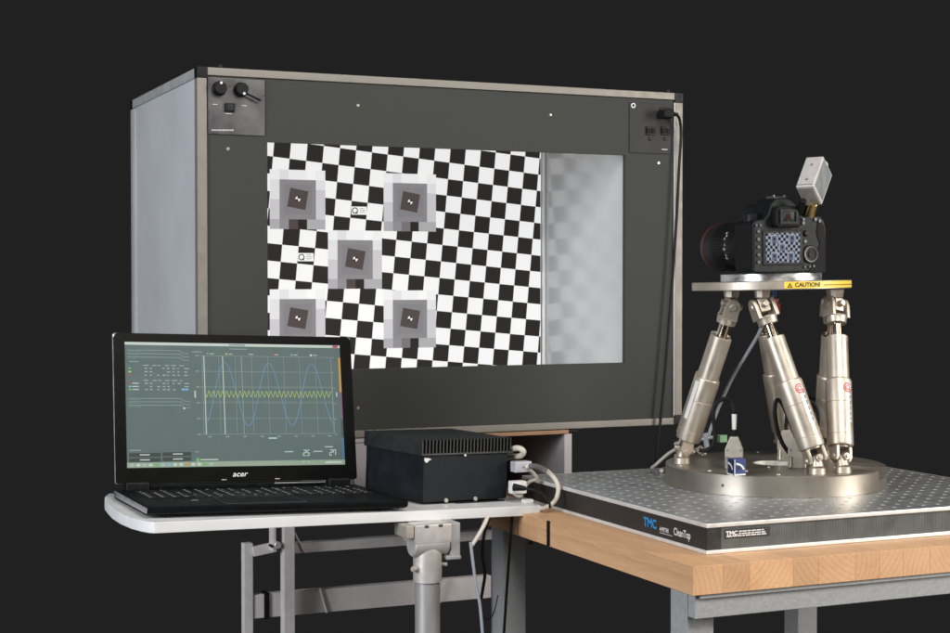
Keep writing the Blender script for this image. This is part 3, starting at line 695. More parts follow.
add('lettering', text_mesh('CAUTION!', .0088, 'ink', fn=bend(.0160, .0040), bold=.00028, sx=.98), lb)
q = MB()
tri = [(.0045, .0030), (.0127, .0030), (.0086, .0104)]; tin = [(.0064, .0042), (.0108, .0042), (.0086, .0082)]
F2 = bend(0, 0)
for k in range(3): q.poly([F2(Vector((*tri[k], 0))), F2(Vector((*tri[(k+1) % 3], 0))), F2(Vector((*tin[(k+1) % 3], 0))), F2(Vector((*tin[k], 0)))])
q.poly([F2(Vector((.0083, .0046, 0))), F2(Vector((.0089, .0046, 0))), F2(Vector((.0090, .0072, 0))), F2(Vector((.0082, .0072, 0)))])
q.build('warning_triangle', 'ink', lb, recalc=False)
q = MB(); rr3 = random.Random(8); u = .064
while u < PR*(a1-a0)-.005:
    w = rr3.uniform(.0015, .006)
    f = bend(u, 0); q.poly([f(Vector((0, .0052, 0))), f(Vector((w, .0052, 0))), f(Vector((w, .0070, 0))), f(Vector((0, .0070, 0)))]); u += w+.0009
q.build('fine_print', mat('brown_ink', (.25, .15, .04), .6), lb, recalc=False)
# red plug and blue wires below the plate
rp = Vector(onD(774.5, 306, 2.50)); red = thing('red_plug', 'small red plug hanging on blue wires under the moving plate', 'plug', rp)
q = MB(); q.box(-.0055, .0055, -.004, .004, -.018, .012, .0015, mtx=Matrix.Rotation(R(8), 4, 'Y')); q.box(-.003, .008, -.005, .005, -.008, .004, .001); q.build('plug_body', 'red', red)
q = MB(); q.tube([(.0, 0, .010), (.002, 0, .018), (.001, 0, .030)], .0013, 8); q.tube([(.003, 0, .010), (-.002, .001, .020), (.003, 0, .030)], .0013, 8); q.build('wire', 'blue_wire', red)

# ------------------------------------------------------------------ things standing on the hexapod base
ztop = HC.z+BH
c = onZ(736.5, 475, ztop); ang = R(20)
cube = thing('marker_cube', 'small dark blue cube with white arcs on the hexapod base', 'cube', c, Matrix.Rotation(R(-4), 3, 'Z'))
h = .0098
q = MB(); q.box(-h, h, -h, h, .0003, .0246, .0008); q.build('cube_body', 'navy', cube)
def arc(pr_, r0, w, g0, g1, mat, lay):
    g = g0
    while g < g1:
        pr_.poly([(cx_+rr_*math.cos(R(gg)), cy_+rr_*math.sin(R(gg))) for cx_, cy_ in ((-.006, -.008),) for rr_, gg in ((r0-w/2, g), (r0+w/2, g), (r0+w/2, g+8), (r0-w/2, g+8))], mat, lay); g += 8
for (o_, u_, n_, mm) in (((0, -h, .0124), (1, 0, 0), (0, -1, 0), 'navy'), ((-h, 0, .0124), (0, -1, 0), (-1, 0, 0), 'navy_d')):
    pr_ = Print(o_, u_, (0, 0, 1), n_, .0003)
    if mm == 'navy_d': pr_.rect(-.009, .009, -.0115, .0115, 'navy_d', 1)  # left face gets a darker navy than the cube body
    arc(pr_, .0132, .0028, 20, 92, 'paper', 2)
    pr_.rect(-.0092, .0092, -.0118, -.0095, 'paper', 2); pr_.rect(-.0092, -.0080, -.0095, .0115, 'paper', 2)
    pr_.poly([(-.001+.0022*math.cos(g*.785), -.001+.0022*math.sin(g*.785)) for g in range(8)], 'ink', 3)
    pr_.build('printed_arc', cube)

def dsub(px, py, lab, rotdeg, h=.046, sleeve=True, pts=()):
    c = onZ(px, py, ztop); t = thing('data_cable', lab, 'cable', c, Matrix.Rotation(R(rotdeg), 3, 'Z'), 'cables plugged into the hexapod base')
    q = MB(); q.prism([(-.0135, 0), (.0135, 0), (.0135, h*.62), (.006, h), (-.006, h), (-.0135, h*.62)], .014, Matrix(((1, 0, 0, 0), (0, 0, 1, -.007), (0, 1, 0, .0003), (0, 0, 0, 1))), bev=.0015); hd = q.build('connector_hood', 'beige', t)
    for s_ in (-1, 1):
        MB().cyl((s_*.0110, -.0085, .003), (s_*.0110, -.0085, h*.4), .0025, seg=10).build('thumb_screw', 'screw', hd)
        MB().cyl((s_*.010, -.0075, h*.60), (s_*.010, -.0062, h*.60), .0018, seg=10).build('hood_screw', 'screw', hd)
    MB().cyl((0, 0, h-.001), (0, 0, h+.012), .0030, seg=10).build('strain_relief', 'cable_b', t)
    if sleeve: MB().cyl((0, 0, h+.010), (0, 0, h+.034), .0032, .0040, 12, .0006).build('paper_flag', 'paper', t)
    inv = t.matrix_world.inverted() if False else (Matrix.Translation(c) @ Matrix.Rotation(R(rotdeg), 4, 'Z')).inverted()
    q = MB(); q.tube([inv @ Vector(p) for p in pts], .0032, 10); q.build('cord', 'cable_b', t)
    return t
c1 = onZ(734, 469, ztop); D1 = (c1-CO).dot(CF)
dsub(734, 469, 'beige cable plug with white sleeve behind the small blue cube', -35, .049, True,
     [c1+Vector((0, 0, .058)), c1+Vector((0, 0, .085))]+[onD(x, y, D1+.0) for x, y in ((731, 402), (724.5, 398.8), (716, 404), (713, 414), (714.5, 428), (715, 438), (712, 446), (706, 450.5), (699, 450))])
c2 = onZ(796, 468, ztop); D2 = (c2-CO).dot(CF)
dsub(797, 468, 'beige cable plug seen between the two front hexapod legs', -35, .047, False,
     [c2+Vector((0, 0, .05))]+[onD(x, y, D2+.0) for x, y in ((791, 425), (783, 405), (777, 400), (774.8, 410), (776.5, 425), (779.5, 436), (784, 446), (792, 455.5), (800, 459))])
c3 = onZ(786, 461, ztop); D3 = (c3-CO).dot(CF)
dsub(786, 461, 'beige cable plug mostly hidden behind the slanting hexapod leg', -35, .049, True,
     [c3+Vector((0, 0, .055)), c3+Vector((0, 0, .078))]+[onD(x, y, D3+.01) for x, y in ((785, 396), (790, 392), (800, 398), (809, 401), (815.5, 406), (818, 416), (817, 428), (813, 440))])
D4 = 2.56
o = MB(onD(812, 402, D4)); o.tube([onD(x, y, D4) for x, y in ((799, 403), (806, 397.5), (814, 399), (820, 402), (824.5, 407))], .0024, 10); ob4 = o.build('cable_loop', 'cable_b'); ob4.location = onD(812, 402, D4)
tag(ob4, 'short black cable loop between the slanting and upright hexapod legs', 'cable', 'cables plugged into the hexapod base')
# grey hose with green terminal behind the left leg
hp = onD(710, 440, 2.56); hose = thing('air_hose', 'grey hose running down behind the left hexapod leg to a green terminal', 'hose', hp)
q = MB(hp); q.tube([onD(x, y, d) for x, y, d in ((765, 318, 2.50), (759, 333, 2.51), (748, 352, 2.53), (734, 375, 2.55), (722, 400, 2.56), (713, 422, 2.56), (706, 444, 2.56))], .0027, 10); q.build('hose_tube', 'cable_g', hose)
q = MB(hp); a_ = onD(722, 438.5, 2.555); q.box(a_.x-.007, a_.x+.007, a_.y-.005, a_.y+.005, a_.z-.0060, a_.z+.0060, .001); q.build('green_terminal', 'green', hose)
q = MB(hp); q.cyl(onD(696, 440, 2.56), onD(714, 437, 2.56), .0030, seg=10); q.cyl(onD(705, 433, 2.56), onD(707, 448, 2.56), .0045, seg=10); q.build('tee_fitting', 'cable_g', hose)
q = MB(hp); q.cyl(onD(697, 452, 2.545), onD(703, 448, 2.545), .0062, seg=14, bev=.001); q.cyl(onD(703, 452.8, 2.545), onD(706, 454.5, 2.545), .003, seg=10); q.build('brass_fitting', 'beige', hose)
pts = [onD(x, y, d) for x, y, d in ((676, 449, 2.50), (668, 454, 2.53), (661, 460, 2.55), (655.5, 465, 2.57), (652, 467.5, 2.60))]
q = MB(pts[2]); q.tube(pts, .0026, 10); o = q.build('beige_lead', 'cable_w'); o.location = pts[2]; tag(o, 'thin beige lead leaving the foot of the left hexapod leg', 'cable')
pts = [onZ(661.5, 470.5, OZ+.0045), onZ(668, 468.6, OZ+.0045)]
q = MB(pts[0]); q.cyl(pts[0], pts[1], .0042, seg=12, bev=.001); o = q.build('lead_plug', 'beige'); o.location = pts[0]; tag(o, 'small beige plug lying on the breadboard behind the hexapod base', 'plug')

# ------------------------------------------------------------------ camera on the adapter plate
plate_top = 1.2016+PT+.0118
cb = onY(784.5, 271.5, 1.985); CBASE = Vector((cb.x, 1.985, plate_top+.0008))
CT = Matrix.Rotation(R(-1.0), 3, 'Y')
dc = thing('dslr_camera', 'black digital camera with zoom lens aimed at the test chart', 'camera', CBASE, CT)
YZ = lambda y0: Matrix(((1, 0, 0, 0), (0, 0, 1, y0), (0, 1, 0, 0), (0, 0, 0, 1)))   # XY polygon -> XZ, extruded along +Y
body = [(-.056, .003), (-.053, 0), (.070, 0), (.0745, .004), (.0775, .045), (.0775, .066), (.074, .078), (.067, .0855), (.050, .087), (.038, .085), (.030, .088), (.022, .104), (.014, .1108), (.006, .1125), (-.006, .1125), (-.015, .1105), (-.023, .102), (-.028, .088), (-.035, .081), (-.049, .0795), (-.0555, .075)]
MB().prism(body, .048, YZ(0), bev=.0032, seg=3).build('body', 'cam_body', dc)
MB().prism([(.030, .002), (.066, .002), (.078, .006), (.0810, .04), (.079, .066), (.070, .080), (.054, .086), (.036, .084)], .044, YZ(.030), bev=.006, seg=3).build('grip', 'cam_rubber', dc)
MB().prism([(-.024, .078), (.024, .078), (.019, .099), (.012, .1060), (-.012, .1060), (-.019, .099)], .038, YZ(.045), bev=.005, seg=3).build('prism_housing', 'cam_body', dc)
MB().box(-.0585, -.0555, .004, .044, .006, .074, .001).build('port_cover', 'cam_rubber', dc)
b = MB()
for z in (.024, .043, .058): b.box(-.0590, -.0584, .006, .042, z-.0006, z+.0006)
b.build('port_seam', 'black', dc)
MB().prism([(.044, -.0005), (.074, -.0005), (.075, .045), (.072, .070), (.062, .081), (.058, .060), (.064, .043), (.058, .03)], .0016, YZ(-.0013), bev=.0006).build('thumb_rest', 'cam_rubber', dc)
# eyepiece
eb = MB(); eb.prism([(-.020, .0675), (.020, .0675), (.0225, .072), (.0225, .090), (.019, .0975), (.014, .100), (-.014, .100), (-.020, .0975), (-.023, .090), (-.023, .072)], .0125, YZ(-.0125), bev=.003, seg=3); eb = eb.build('eyepiece', 'cam_rubber', dc)
b = MB(); b.ring((-.0165, .0160, .0725, .0945), (-.0120, .0115, .0765, .0910), -.0150, -.0120); b.build('eyecup_rim', 'cam_body', eb)
MB().box(-.0120, .0115, -.0128, -.0121, .0765, .0910).build('eyepiece_glass', 'glass', eb)
b = MB(); b.box(-.0050, .0030, -.0133, -.0127, .0800, .0875); b.build('eyepiece_glow', mat('red_glow_tint', (.030, .008, .006), .6, spec=.05), eb)  # dark red patch paints the glow seen in the eyepiece
# hot shoe
b = MB(); b.box(-.011, .011, .010, .030, .1120, .1136); b.box(-.011, -.0085, .010, .030, .1137, .1158); b.box(.0085, .011, .010, .030, .1137, .1158); b.build('hot_shoe', 'cam_btn', dc)
for sx_ in (-.0097, .0097): MB().cyl((sx_, .012, .1157), (sx_, .012, .1167), .0018, seg=10).build('shoe_screw', 'screw', dc)
# LCD with live view
b = MB(); b.box(-.0390, .0335, -.0014, .0005, .0115, .0640, .0012); lcd = b.build('monitor', 'black', dc)
for nm, v in (('l_blue', (142, 149, 164)), ('l_dark', (16, 19, 28)), ('l_mid', (84, 92, 112)), ('l_pale', (176, 190, 212))): M[nm] = emis(nm, srgb(*v), .85)
lx0, lx1, lz0, lz1 = -.0335, .0275, .0155, .0600
L_ = Print((0, -.0015, 0), (1, 0, 0), (0, 0, 1), (0, -1, 0), .00015)
L_.rect(lx0, lx1, lz0, lz1, 'l_blue', 0); s2 = .0045; t2 = R(5.3)
for i in range(-4, 22):
    for j in range(-4, 18):
        if (i+j) % 2: continue
        q = [(lx0+(math.cos(t2)*a-math.sin(t2)*bb)*s2, lz1+(-math.sin(t2)*a-math.cos(t2)*bb)*s2) for a, bb in ((i, j), (i, j+1), (i+1, j+1), (i+1, j))]
        q = clip(q, lx0, lx1, lz0, lz1)
        if q: L_.poly(q, 'l_dark', 1)
for (fx, fz) in ((.24, .80), (.76, .82), (.47, .52), (.24, .22), (.72, .22)):
    X, Z = lx0+(lx1-lx0)*fx, lz0+(lz1-lz0)*fz
    L_.rect(X-.006, X+.006, Z-.006, Z+.006, 'l_blue', 2); L_.rect(X-.0042, X+.0042, Z-.006, Z+.004, 'l_mid', 3); L_.rect(X-.0016, X+.0016, Z-.0016, Z+.0016, 'l_dark', 4)
L_.build('live_view', lcd)
# buttons and dials
for z in (.0625, .0505, .0390, .0275, .0165): MB().cyl((-.0465, .001, z), (-.0465, -.0022, z), .0028, .0024, 14).build('button', 'cam_btn', dc)
b = MB(); b.lathe([(.0138, -.0005), (.0138, .0022), (.0125, .0034), (.0085, .0034), (.0080, .0024), (.0055, .0024), (.0050, .0038), (0, .0040)], 36, Matrix.Translation((.0465, 0, .0275)) @ Matrix.Rotation(math.pi/2, 4, 'X')); b.build('control_dial', 'black', dc)
MB().lathe([(.0104, .0036), (.0122, .0038)], 32, Matrix.Translation((.0465, 0, .0275)) @ Matrix.Rotation(math.pi/2, 4, 'X'), cap=False).build('dial_ring', 'cam_btn', dc)
MB().cyl((.0385, .001, .0590), (.0385, -.0045, .0590), .0050, .0042, 18, .0008).build('joystick', 'black', dc)
for (x, z, r) in ((.0370, .0470, .0030), (.034, .0745, .0032), (.0340, .0800, .0026), (.0635, .0775, .003), (.0560, .0800, .003), (-.050, .0715, .002), (-.043, .0715, .002), (.036, .0085, .002), (.045, .0085, .002), (.052, .0095, .002)):
    MB().cyl((x, .002, z), (x, -.0024, z), r, r*.85, 14).build('button', 'cam_btn', dc)
MB().lathe([(.012, .080), (.012, .0915), (.011, .0925), (0, .0925)], 28, Matrix.Translation((-.041, .024, -.003))).build('mode_dial', 'black', dc)
MB().lathe([(.0085, .083), (.0085, .0905), (.0075, .0915), (0, .0915)], 24, Matrix.Translation((.052, .034, 0))).build('shutter_dial', 'cam_btn', dc)
b = MB(); b.lathe([(.0022, -.0008), (.0046, -.0008), (.0046, .0008), (.0022, .0008)], 18, Matrix.Translation((.0815, .020, .060)) @ Matrix.Rotation(math.pi/2, 4, 'Y'), cap=False); b.build('strap_lug', 'screw', dc)
# lens along +Y
LM = Matrix.Translation((-.006, .048, .0415)) @ Matrix.Rotation(-math.pi/2, 4, 'X')
ln = MB(); ln.lathe([(.031, -.006), (.0330, .004), (.0345, .010), (.0345, .022), (.0365, .026), (.0375, .030), (.0372, .046), (.0355, .049), (.0355, .057), (.0370, .060), (.0375, .090), (.0378, .096), (.0378, .117), (.0368, .120), (.0335, .120), (.0325, .110), (0, .104)], 56, LM, cap=False); ln = ln.build('lens', 'lens', dc)
b = MB()
for k in range(56):
    a = 2*math.pi*k/56; b.box(-.0010, .0010, -.0008, .0012, .062, .088, mtx=LM @ Matrix.Rotation(a, 4, 'Z') @ Matrix.Translation((0, .0373, 0)))
tag(b.build('grip_ribs', 'cam_rubber', ln), kind='stuff')
b = MB()
for k in range(60):
    a = 2*math.pi*k/60; b.box(-.0010, .0010, -.0006, .0008, .032, .045, mtx=LM @ Matrix.Rotation(a, 4, 'Z') @ Matrix.Translation((0, .0375, 0)))
tag(b.build('grip_ribs', 'cam_rubber', ln), kind='stuff')
MB().lathe([(.0379, .1110), (.0383, .1120), (.0383, .1145), (.0379, .1155)], 56, LM, cap=False).build('red_ring', mat('red_ring', (.075, .018, .013), .45), ln)
b = MB(); r4 = random.Random(4)
for a in (150, 158, 166, 174, 184, 192, 200, 208, 216):
    for zz in (.0500, .0535):
        if r4.random() < .75:
            b.box(-.0017, .0017, -.0001, .0003, zz, zz+r4.uniform(.0010, .0026), mtx=LM @ Matrix.Rotation(R(a-90), 4, 'Z') @ Matrix.Translation((0, .0356, 0)))
b.build('scale_marks', 'lens_text', ln)

# sensor box on a bracket above the camera
so = onD(795.5, 187, 2.36); ex = (RV*.022-CF*.016); el = (RV*.0215+CU*.046+CF*.030)
ex.normalize(); el = (el-ex*el.dot(ex)).normalized(); eh = el.cross(ex); 
if eh.dot(CF) < 0: eh = -eh
RB = rot_cols(ex, el, ex.cross(el)); sgn = 1 if ex.cross(el).dot(eh) > 0 else -1
sb_ = thing('sensor_box', 'small pale metal sensor box tilted up above the camera', 'sensor', so, RB)
bw, bl, bh = .0280, .061, .042
z0_, z1_ = (0, bh) if sgn > 0 else (-bh, 0)
MB().box(0, bw, 0, bl, z0_, z1_, .0016, 3).build('housing', 'pink_alu', sb_)
MB().box(bw-.0002, bw+.0009, .006, bl-.003, z0_+.004, z1_-.004, .0006).build('side_filter', 'grey_glass', sb_)
zf = z0_ if sgn > 0 else z1_
b = MB(); b.box(.0015, bw-.0015, .0035, .0042, zf-.0004, zf+.0004); b.build('lid_seam', 'hole', sb_)
for yy in (.014, .044): MB().cyl((bw*.5, yy, zf-.0008), (bw*.5, yy, zf+.0008), .0020, seg=12).build('housing_screw', 'screw', sb_)
MB().box(.002, bw-.002, -.0008, .0004, z0_+.003, z1_-.003, .0004).build('end_cap', 'beige', sb_)
MB().lathe([(.0095, 0), (.0095, .004), (.008, .006), (0, .006)], 24, Matrix.Translation((bw*.62, bl, (z0_+z1_)/2)) @ Matrix.Rotation(-math.pi/2, 4, 'X')).build('end_boss', 'pink_alu', sb_)
iv = (Matrix.Translation(so) @ RB.to_4x4()).inverted()
b = MB(); b.cyl(iv @ onD(814, 203, 2.375), iv @ onD(808.5, 219, 2.40), .0062, .0072, 20, .0008); b.build('brass_foot', 'brass', sb_)
b = MB(); b.cyl(iv @ onD(803.5, 200, 2.352), iv @ onD(799, 213, 2.37), .0052, .0060, 16, .0008); b.build('cable_gland', 'black', sb_)
b = MB(); b.tube([iv @ p for p in (onD(799.5, 211, 2.37), onD(797.5, 218, 2.375), onD(799, 224, 2.40), onD(806, 226, 2.44))], .0034, 10); b.cyl(iv @ onD(806, 206, 2.40), iv @ onD(803, 220, 2.41), .0075, seg=12); b.build('sensor_lead', 'cable_b', sb_)

# ------------------------------------------------------------------ laptop table frame: everything on it leans with it
LY, LR = .0143, .033
e1 = Vector((math.cos(LY), math.sin(LY), 0)); e2 = Vector((-math.sin(LY), math.cos(LY), 0)); e3 = Vector((0, 0, 1))
e1, e3 = e1*math.cos(LR)-e3*math.sin(LR), e3*math.cos(LR)+e1*math.sin(LR)
LO = Vector((.6432, 2.3573, .8883)); RL = rot_cols(e1, e2, e3); ML = Matrix.Translation(LO) @ RL.to_4x4(); MLi = ML.inverted()
def tbl(px, py, z=-.004): return MLi @ onP(px, py, LO+e3*z, e3)          # point of the table plane
TT = .0152
table = thing('laptop_table', 'white topped laptop table on a silver telescopic column', 'table', LO, RL)
out_ = [(-.185, .075), (-.198, .040), (-.2055, .0), (-.2100, -.045), (-.2140, -.095), (-.2135, -.150), (-.2085, -.195), (-.2015, -.222), (-.1945, -.236), (-.188, -.2415), (-.180, -.2410),
        (.4205, -.1880), (.4225, -.1872), (.4230, -.1850), (.4205, -.060), (.4180, .075)]
MB().prism(out_, TT, Matrix.Translation((0, 0, -.004-TT)), bev=.0012).build('table_top', 'white_top', table)
MB().box(-.190, .39, -.14, .06, -.004-TT-.004, -.0042-TT, .001).build('under_tray', 'white_edge', table) if False else None
# hinge head and column (upright, in the world's frame)
inv = MLi
def upr(b): b.bm.transform(inv); return b
ca = onP(427, 524, LO+e3*(-.004-TT), e3); cy_ = ca.y+.02; cx_ = onY(427.5, 570, cy_).x
K = (cx_, cy_); ztab = ca.z
u = .00138*1.0
b = MB(); b.box(cx_-.028, cx_+.030, cy_-.022, cy_+.03, ztab-.030, ztab-.0005, .003, mtx=None); upr(b).build('hinge_block', 'silver', table)
b = MB(); b.cyl((cx_-.027, cy_-.002, ztab-.030), (cx_+.028, cy_-.002, ztab-.030), .0195, seg=32, bev=.002); upr(b).build('hinge_barrel', 'silver', table)
b = MB(); b.box(cx_-.041, cx_-.0285, cy_-.02, cy_+.03, ztab-.020, ztab-.001, .002); upr(b).build('hinge_ear', 'beige', table)
b = MB(); b.box(cx_+.0300, cx_+.0450, cy_-.018, cy_+.03, ztab-.050, ztab-.001, .002); b.box(cx_+.0225, cx_+.0455, cy_-.020, cy_+.03, ztab-.055, ztab-.049, .0015); upr(b).build('side_bracket', 'alu_side', table)
b = MB(); b.lathe([(.0195, ztab-.088), (.0212, ztab-.087), (.0212, ztab-.045), (.0180, ztab-.026), (0, ztab-.02)], 40, Matrix.Translation((cx_, cy_, 0))); upr(b).build('collar', 'silver', table)
b = MB(); b.lathe([(.0185, .02), (.0185, ztab-.086)], 40, Matrix.Translation((cx_, cy_, 0))); upr(b).build('column', mat('brushed_tube', (.50, .48, .47), .36, metal=.5, var=.06, scale=30, stretch=(4, 4, .3)), table)
b = MB(); b.cyl((cx_-.0205, cy_-.008, ztab-.066), (cx_-.0285, cy_-.012, ztab-.066), .0042, seg=14, bev=.0008); b.cyl((cx_+.0195, cy_-.010, ztab-.062), (cx_+.0255, cy_-.014, ztab-.062), .0030, seg=12); upr(b).build('clamp_screw', 'beige', table)
for dx in (-.010, .012):
    b = MB(); b.box(cx_+dx-.003, cx_+dx+.003, cy_-.0228, cy_-.021, ztab-.005, ztab-.0016); upr(b).build('slot', 'hole', table)
b = MB(); b.box(cx_-.24, cx_+.24, cy_-.035, cy_+.035, .012, .04, .006); upr(b).build('foot_bar', 'silver', table)
b = MB(); b.box(cx_-.028, cx_+.028, cy_-.25, cy_-.036, .012, .038, .006); b.box(cx_-.028, cx_+.028, cy_+.036, cy_+.25, .012, .038, .006); upr(b).build('foot_bar', 'silver', table)

# laptop
lap = thing('laptop', 'open black laptop showing a waveform program on its screen', 'laptop', LO, RL)
WL = .382; DL = .2133; x0, x1 = -WL/2, WL/2
def base_pts(zb0, zb1): pass
b = MB(); b.prism([(0.010, -.002), (-.02, -.0028), (-DL+.012, -.0005), (-DL, .0035), (-DL-.001, .0110), (-DL+.004, .0128), (-.012, .0108), (.010, .0100)], WL, Matrix(((0, 0, 1, x0), (1, 0, 0, 0), (0, 1, 0, 0), (0, 0, 0, 1))), bev=.0012, seg=2)
base_l = b.build('base', 'lap_black', lap)
b = MB(); b.prism([(.002, .0012), (-DL+.006, .0030), (-DL+.002, .0108), (.002, .0092)], .0014, Matrix(((0, 0, 1, x0-.0013), (1, 0, 0, 0), (0, 1, 0, 0), (0, 0, 0, 1))), bev=.0004); b.build('side_trim', 'lap_silver', base_l)
MB().box(x0-.0022, x0-.0012, -.012, -.004, .003, .0075).build('port', 'hole', base_l)
for xx in (x0+.03, x1-.03):
    for yy in (-.02, -DL+.02): MB().cyl((xx, yy, -.0039), (xx, yy, .0022), .007, seg=14).build('rubber_foot', 'black', base_l)
def deck(y): return .0108+(.0128-.0108)*(-.012-y)/(DL-.016)
b = MB()
for r_ in range(6):
    y = -.026-r_*.0158; kw = .0172; nk = 20 if r_ < 5 else 9
    xk = x0+.022
    for k_ in range(20):
        if r_ == 5 and 5 <= k_ <= 9:
            if k_ == 5: b.box(xk, xk+kw*5-.0026, y-.0132, y, deck(y)-.0005, deck(y)+.0016, .0006, 1)
            xk += kw; continue
        b.box(xk, xk+kw-.0026, y-.0132, y, deck(y)-.0005, deck(y)+.0016, .0006, 1); xk += kw
tag(b.build('keyboard', 'lap_key', base_l), kind='stuff')
b = MB(); r5 = random.Random(2)
for r_ in range(6):
    y = -.026-r_*.0158; xk = x0+.022
    for k_ in range(20):
        if r5.random() < .8: b.box(xk+.003, xk+.003+r5.uniform(.002, .0045), y-.009, y-.004, deck(y)+.0012, deck(y)+.0019)
        xk += .0172
tag(b.build('key_legends', mat('grey_legend', (.20, .20, .215), .5), base_l), kind='stuff')
b = MB(); tz = deck(-.17); b.ring((-.075, .045, 0, 1), (-.0742, .0442, 0, 1), 0, 1) if False else None
for (xa, xb, ya, yb) in ((-.078, .040, -.1290, -.1282), (-.078, .040, -.2010, -.2002), (-.078, -.0772, -.2002, -.1290), (.0392, .040, -.2002, -.1290)): b.box(xa, xb, ya, yb, tz+.0002, tz+.0011)
b.build('touchpad_edge', 'cam_btn', base_l)
MB().box(-.0765, .0385, -.1995, -.1295, tz-.0004, tz+.0008, .0003).build('touchpad', 'lap_black', base_l)
for (xa, xb) in ((-.115, -.105), (-.030, -.010)):
    MB().box(xa, xb, -.150, -.1485, deck(-.15)-.0002, deck(-.15)+.0006).build('palm_sticker', 'lap_silver', base_l)
# lid, hinged at its foot
tl = .2223; LH = .2348; HZ = .014
LIDM = Matrix.Translation((0, 0, HZ)) @ Matrix.Rotation(-tl, 4, 'X')      # local: x right, z up the lid, y backwards
lid = add('lid', MB().box(x0, x1, 0, .0075, .0052, LH, .0035, 3).mesh('lid', 'lap_silver'), lap, LIDM)
b = MB(); pts = []
for (cx, cz, g0) in ((x1-.009, LH-.009, 0), (x0+.009, LH-.009, 90), (x0+.004, .0052+.004, 180), (x1-.004, .0052+.004, 270)):
    r_ = .0082 if g0 < 180 else .0034
    for g in range(0, 91, 15): pts.append((cx+r_*math.cos(R(g0+g)), cz+r_*math.sin(R(g0+g))))
b.prism(pts, .0030, YZ(-.0016), bev=.0006); bez = b.build('bezel', 'bezel', lid)
lo = ML @ (LIDM @ Vector((0, -.0018, 0))); lnrm = (ML.to_3x3() @ (LIDM.to_3x3() @ Vector((0, -1, 0))))
LIDI = (ML @ LIDM).inverted()
def lidp(px, py): q = LIDI @ onP(px, py, lo, lnrm); return q.x, q.z
c00, c10, c11, c01 = lidp(127.0, 469.3), lidp(344.3, 463.2), lidp(340.0, 344.6), lidp(124.6, 342.8)
sx0, sx1 = (c00[0]+c01[0])/2, (c10[0]+c11[0])/2; sz0, sz1 = (c00[1]+c10[1])/2, (c01[1]+c11[1])/2
for nm, v, k in (('s_bg', (84, 104, 102), .95), ('s_bar', (196, 208, 200), .9), ('s_line', (136, 158, 155), .95), ('s_faint', (98, 124, 120), .95), ('s_white', (226, 236, 228), .95), ('s_blue', (104, 150, 184), .95),
              ('s_yel', (176, 196, 110), .95), ('s_dk', (62, 80, 78), .95), ('s_btn', (48, 58, 57), .95), ('s_task', (148, 166, 146), .9), ('s_org', (196, 150, 70), .9), ('s_red', (170, 62, 62), .9), ('s_grn', (110, 176, 110), .9), ('s_cyan', (120, 180, 220), .9), ('s_pur', (118, 92, 122), .9), ('s_bl2', (70, 118, 160), .9), ('s_brown', (120, 128, 112), .9), ('s_txt', (166, 184, 178), .95)):
    M[nm] = emis(nm, srgb(*v), k*.74)
    bs = nodes(M[nm])[0]['Principled BSDF']; bs.inputs['Specular IOR Level'].default_value = .3
SWd, SHt = sx1-sx0, sz1-sz0
U = Print((sx0, -.0021, sz0), (SWd/1000, 0, 0), (0, 0, SHt/580), (0, -1, 0), .00010)     # 1000 x 580 screen units, origin lower left
def UY(y): return 580-y
U.rect(0, 1000, 0, 580, 's_bg', 0)
U.rect(0, 1000, UY(13), 580, 's_bar', 1); U.rect(965, 990, UY(12), UY(1), 's_red', 2); U.rect(470, 545, UY(9), UY(5), 's_dk', 2); U.rect(470, 555, UY(28), UY(24), 's_line', 2)
# task bar
U.rect(0, 1000, 0, 24, 's_task', 1); r6 = random.Random(6)
for i in range(14): U.rect(14+i*27, 30+i*27, 6, 18, r6.choice(['s_bar', 's_org', 's_cyan', 's_grn', 's_bar', 's_bar', 's_txt']), 2)
U.rect(905, 985, 8, 16, 's_bar', 2)
# side list
for y in (38, 54, 70, 262, 278, 294):
    U.line([(10, UY(y)), (245, UY(y)), (262, UY(y+13)), (285, UY(y+13))], 2.4, 's_line', 1); U.rect(14, 14+r6.uniform(40, 60), UY(y+9), UY(y+5), 's_faint', 1)
for gy, rows in ((108, (122, 138, 154)), (178, (192, 207, 221))):
    for xx in (80, 120, 145, 175, 205, 240): U.rect(xx, xx+r6.uniform(12, 26), UY(gy+2), UY(gy-1), 's_txt', 1)
    for k_, y in enumerate(rows):
        U.rect(14, 26, UY(y+4), UY(y-3), (('s_grn', 's_yel', 's_red'), ('s_red', 's_cyan', 's_grn'))[gy > 150][k_], 1)
        if gy > 150: U.rect(30, 58, UY(y+2), UY(y-2), 's_bar', 1)
        for xx in (86, 108, 140, 165, 185, 210, 232, 262, 270): 
            if r6.random() < .85: U.rect(xx, xx+r6.uniform(5, 14), UY(y+2), UY(y-2), 's_txt', 1)
U.rect(248, 262, UY(224), UY(216), 's_cyan', 2); U.rect(266, 276, UY(224), UY(216), 's_cyan', 2)
U.rect(18, 60, UY(93), UY(89), 's_line', 1); U.rect(255, 261, UY(312), UY(304), 's_white', 1)
for (a_, c_, y) in ((10, 148, 522), (156, 284, 520), (10, 148, 545), (156, 284, 543)):
    U.rect(a_, c_, UY(y+9), UY(y-9), 's_btn', 1); U.rect(a_+46, a_+90, UY(y+2), UY(y-3), 's_bar', 2)
U.rect(10, 60, UY(502), UY(498), 's_line', 1)
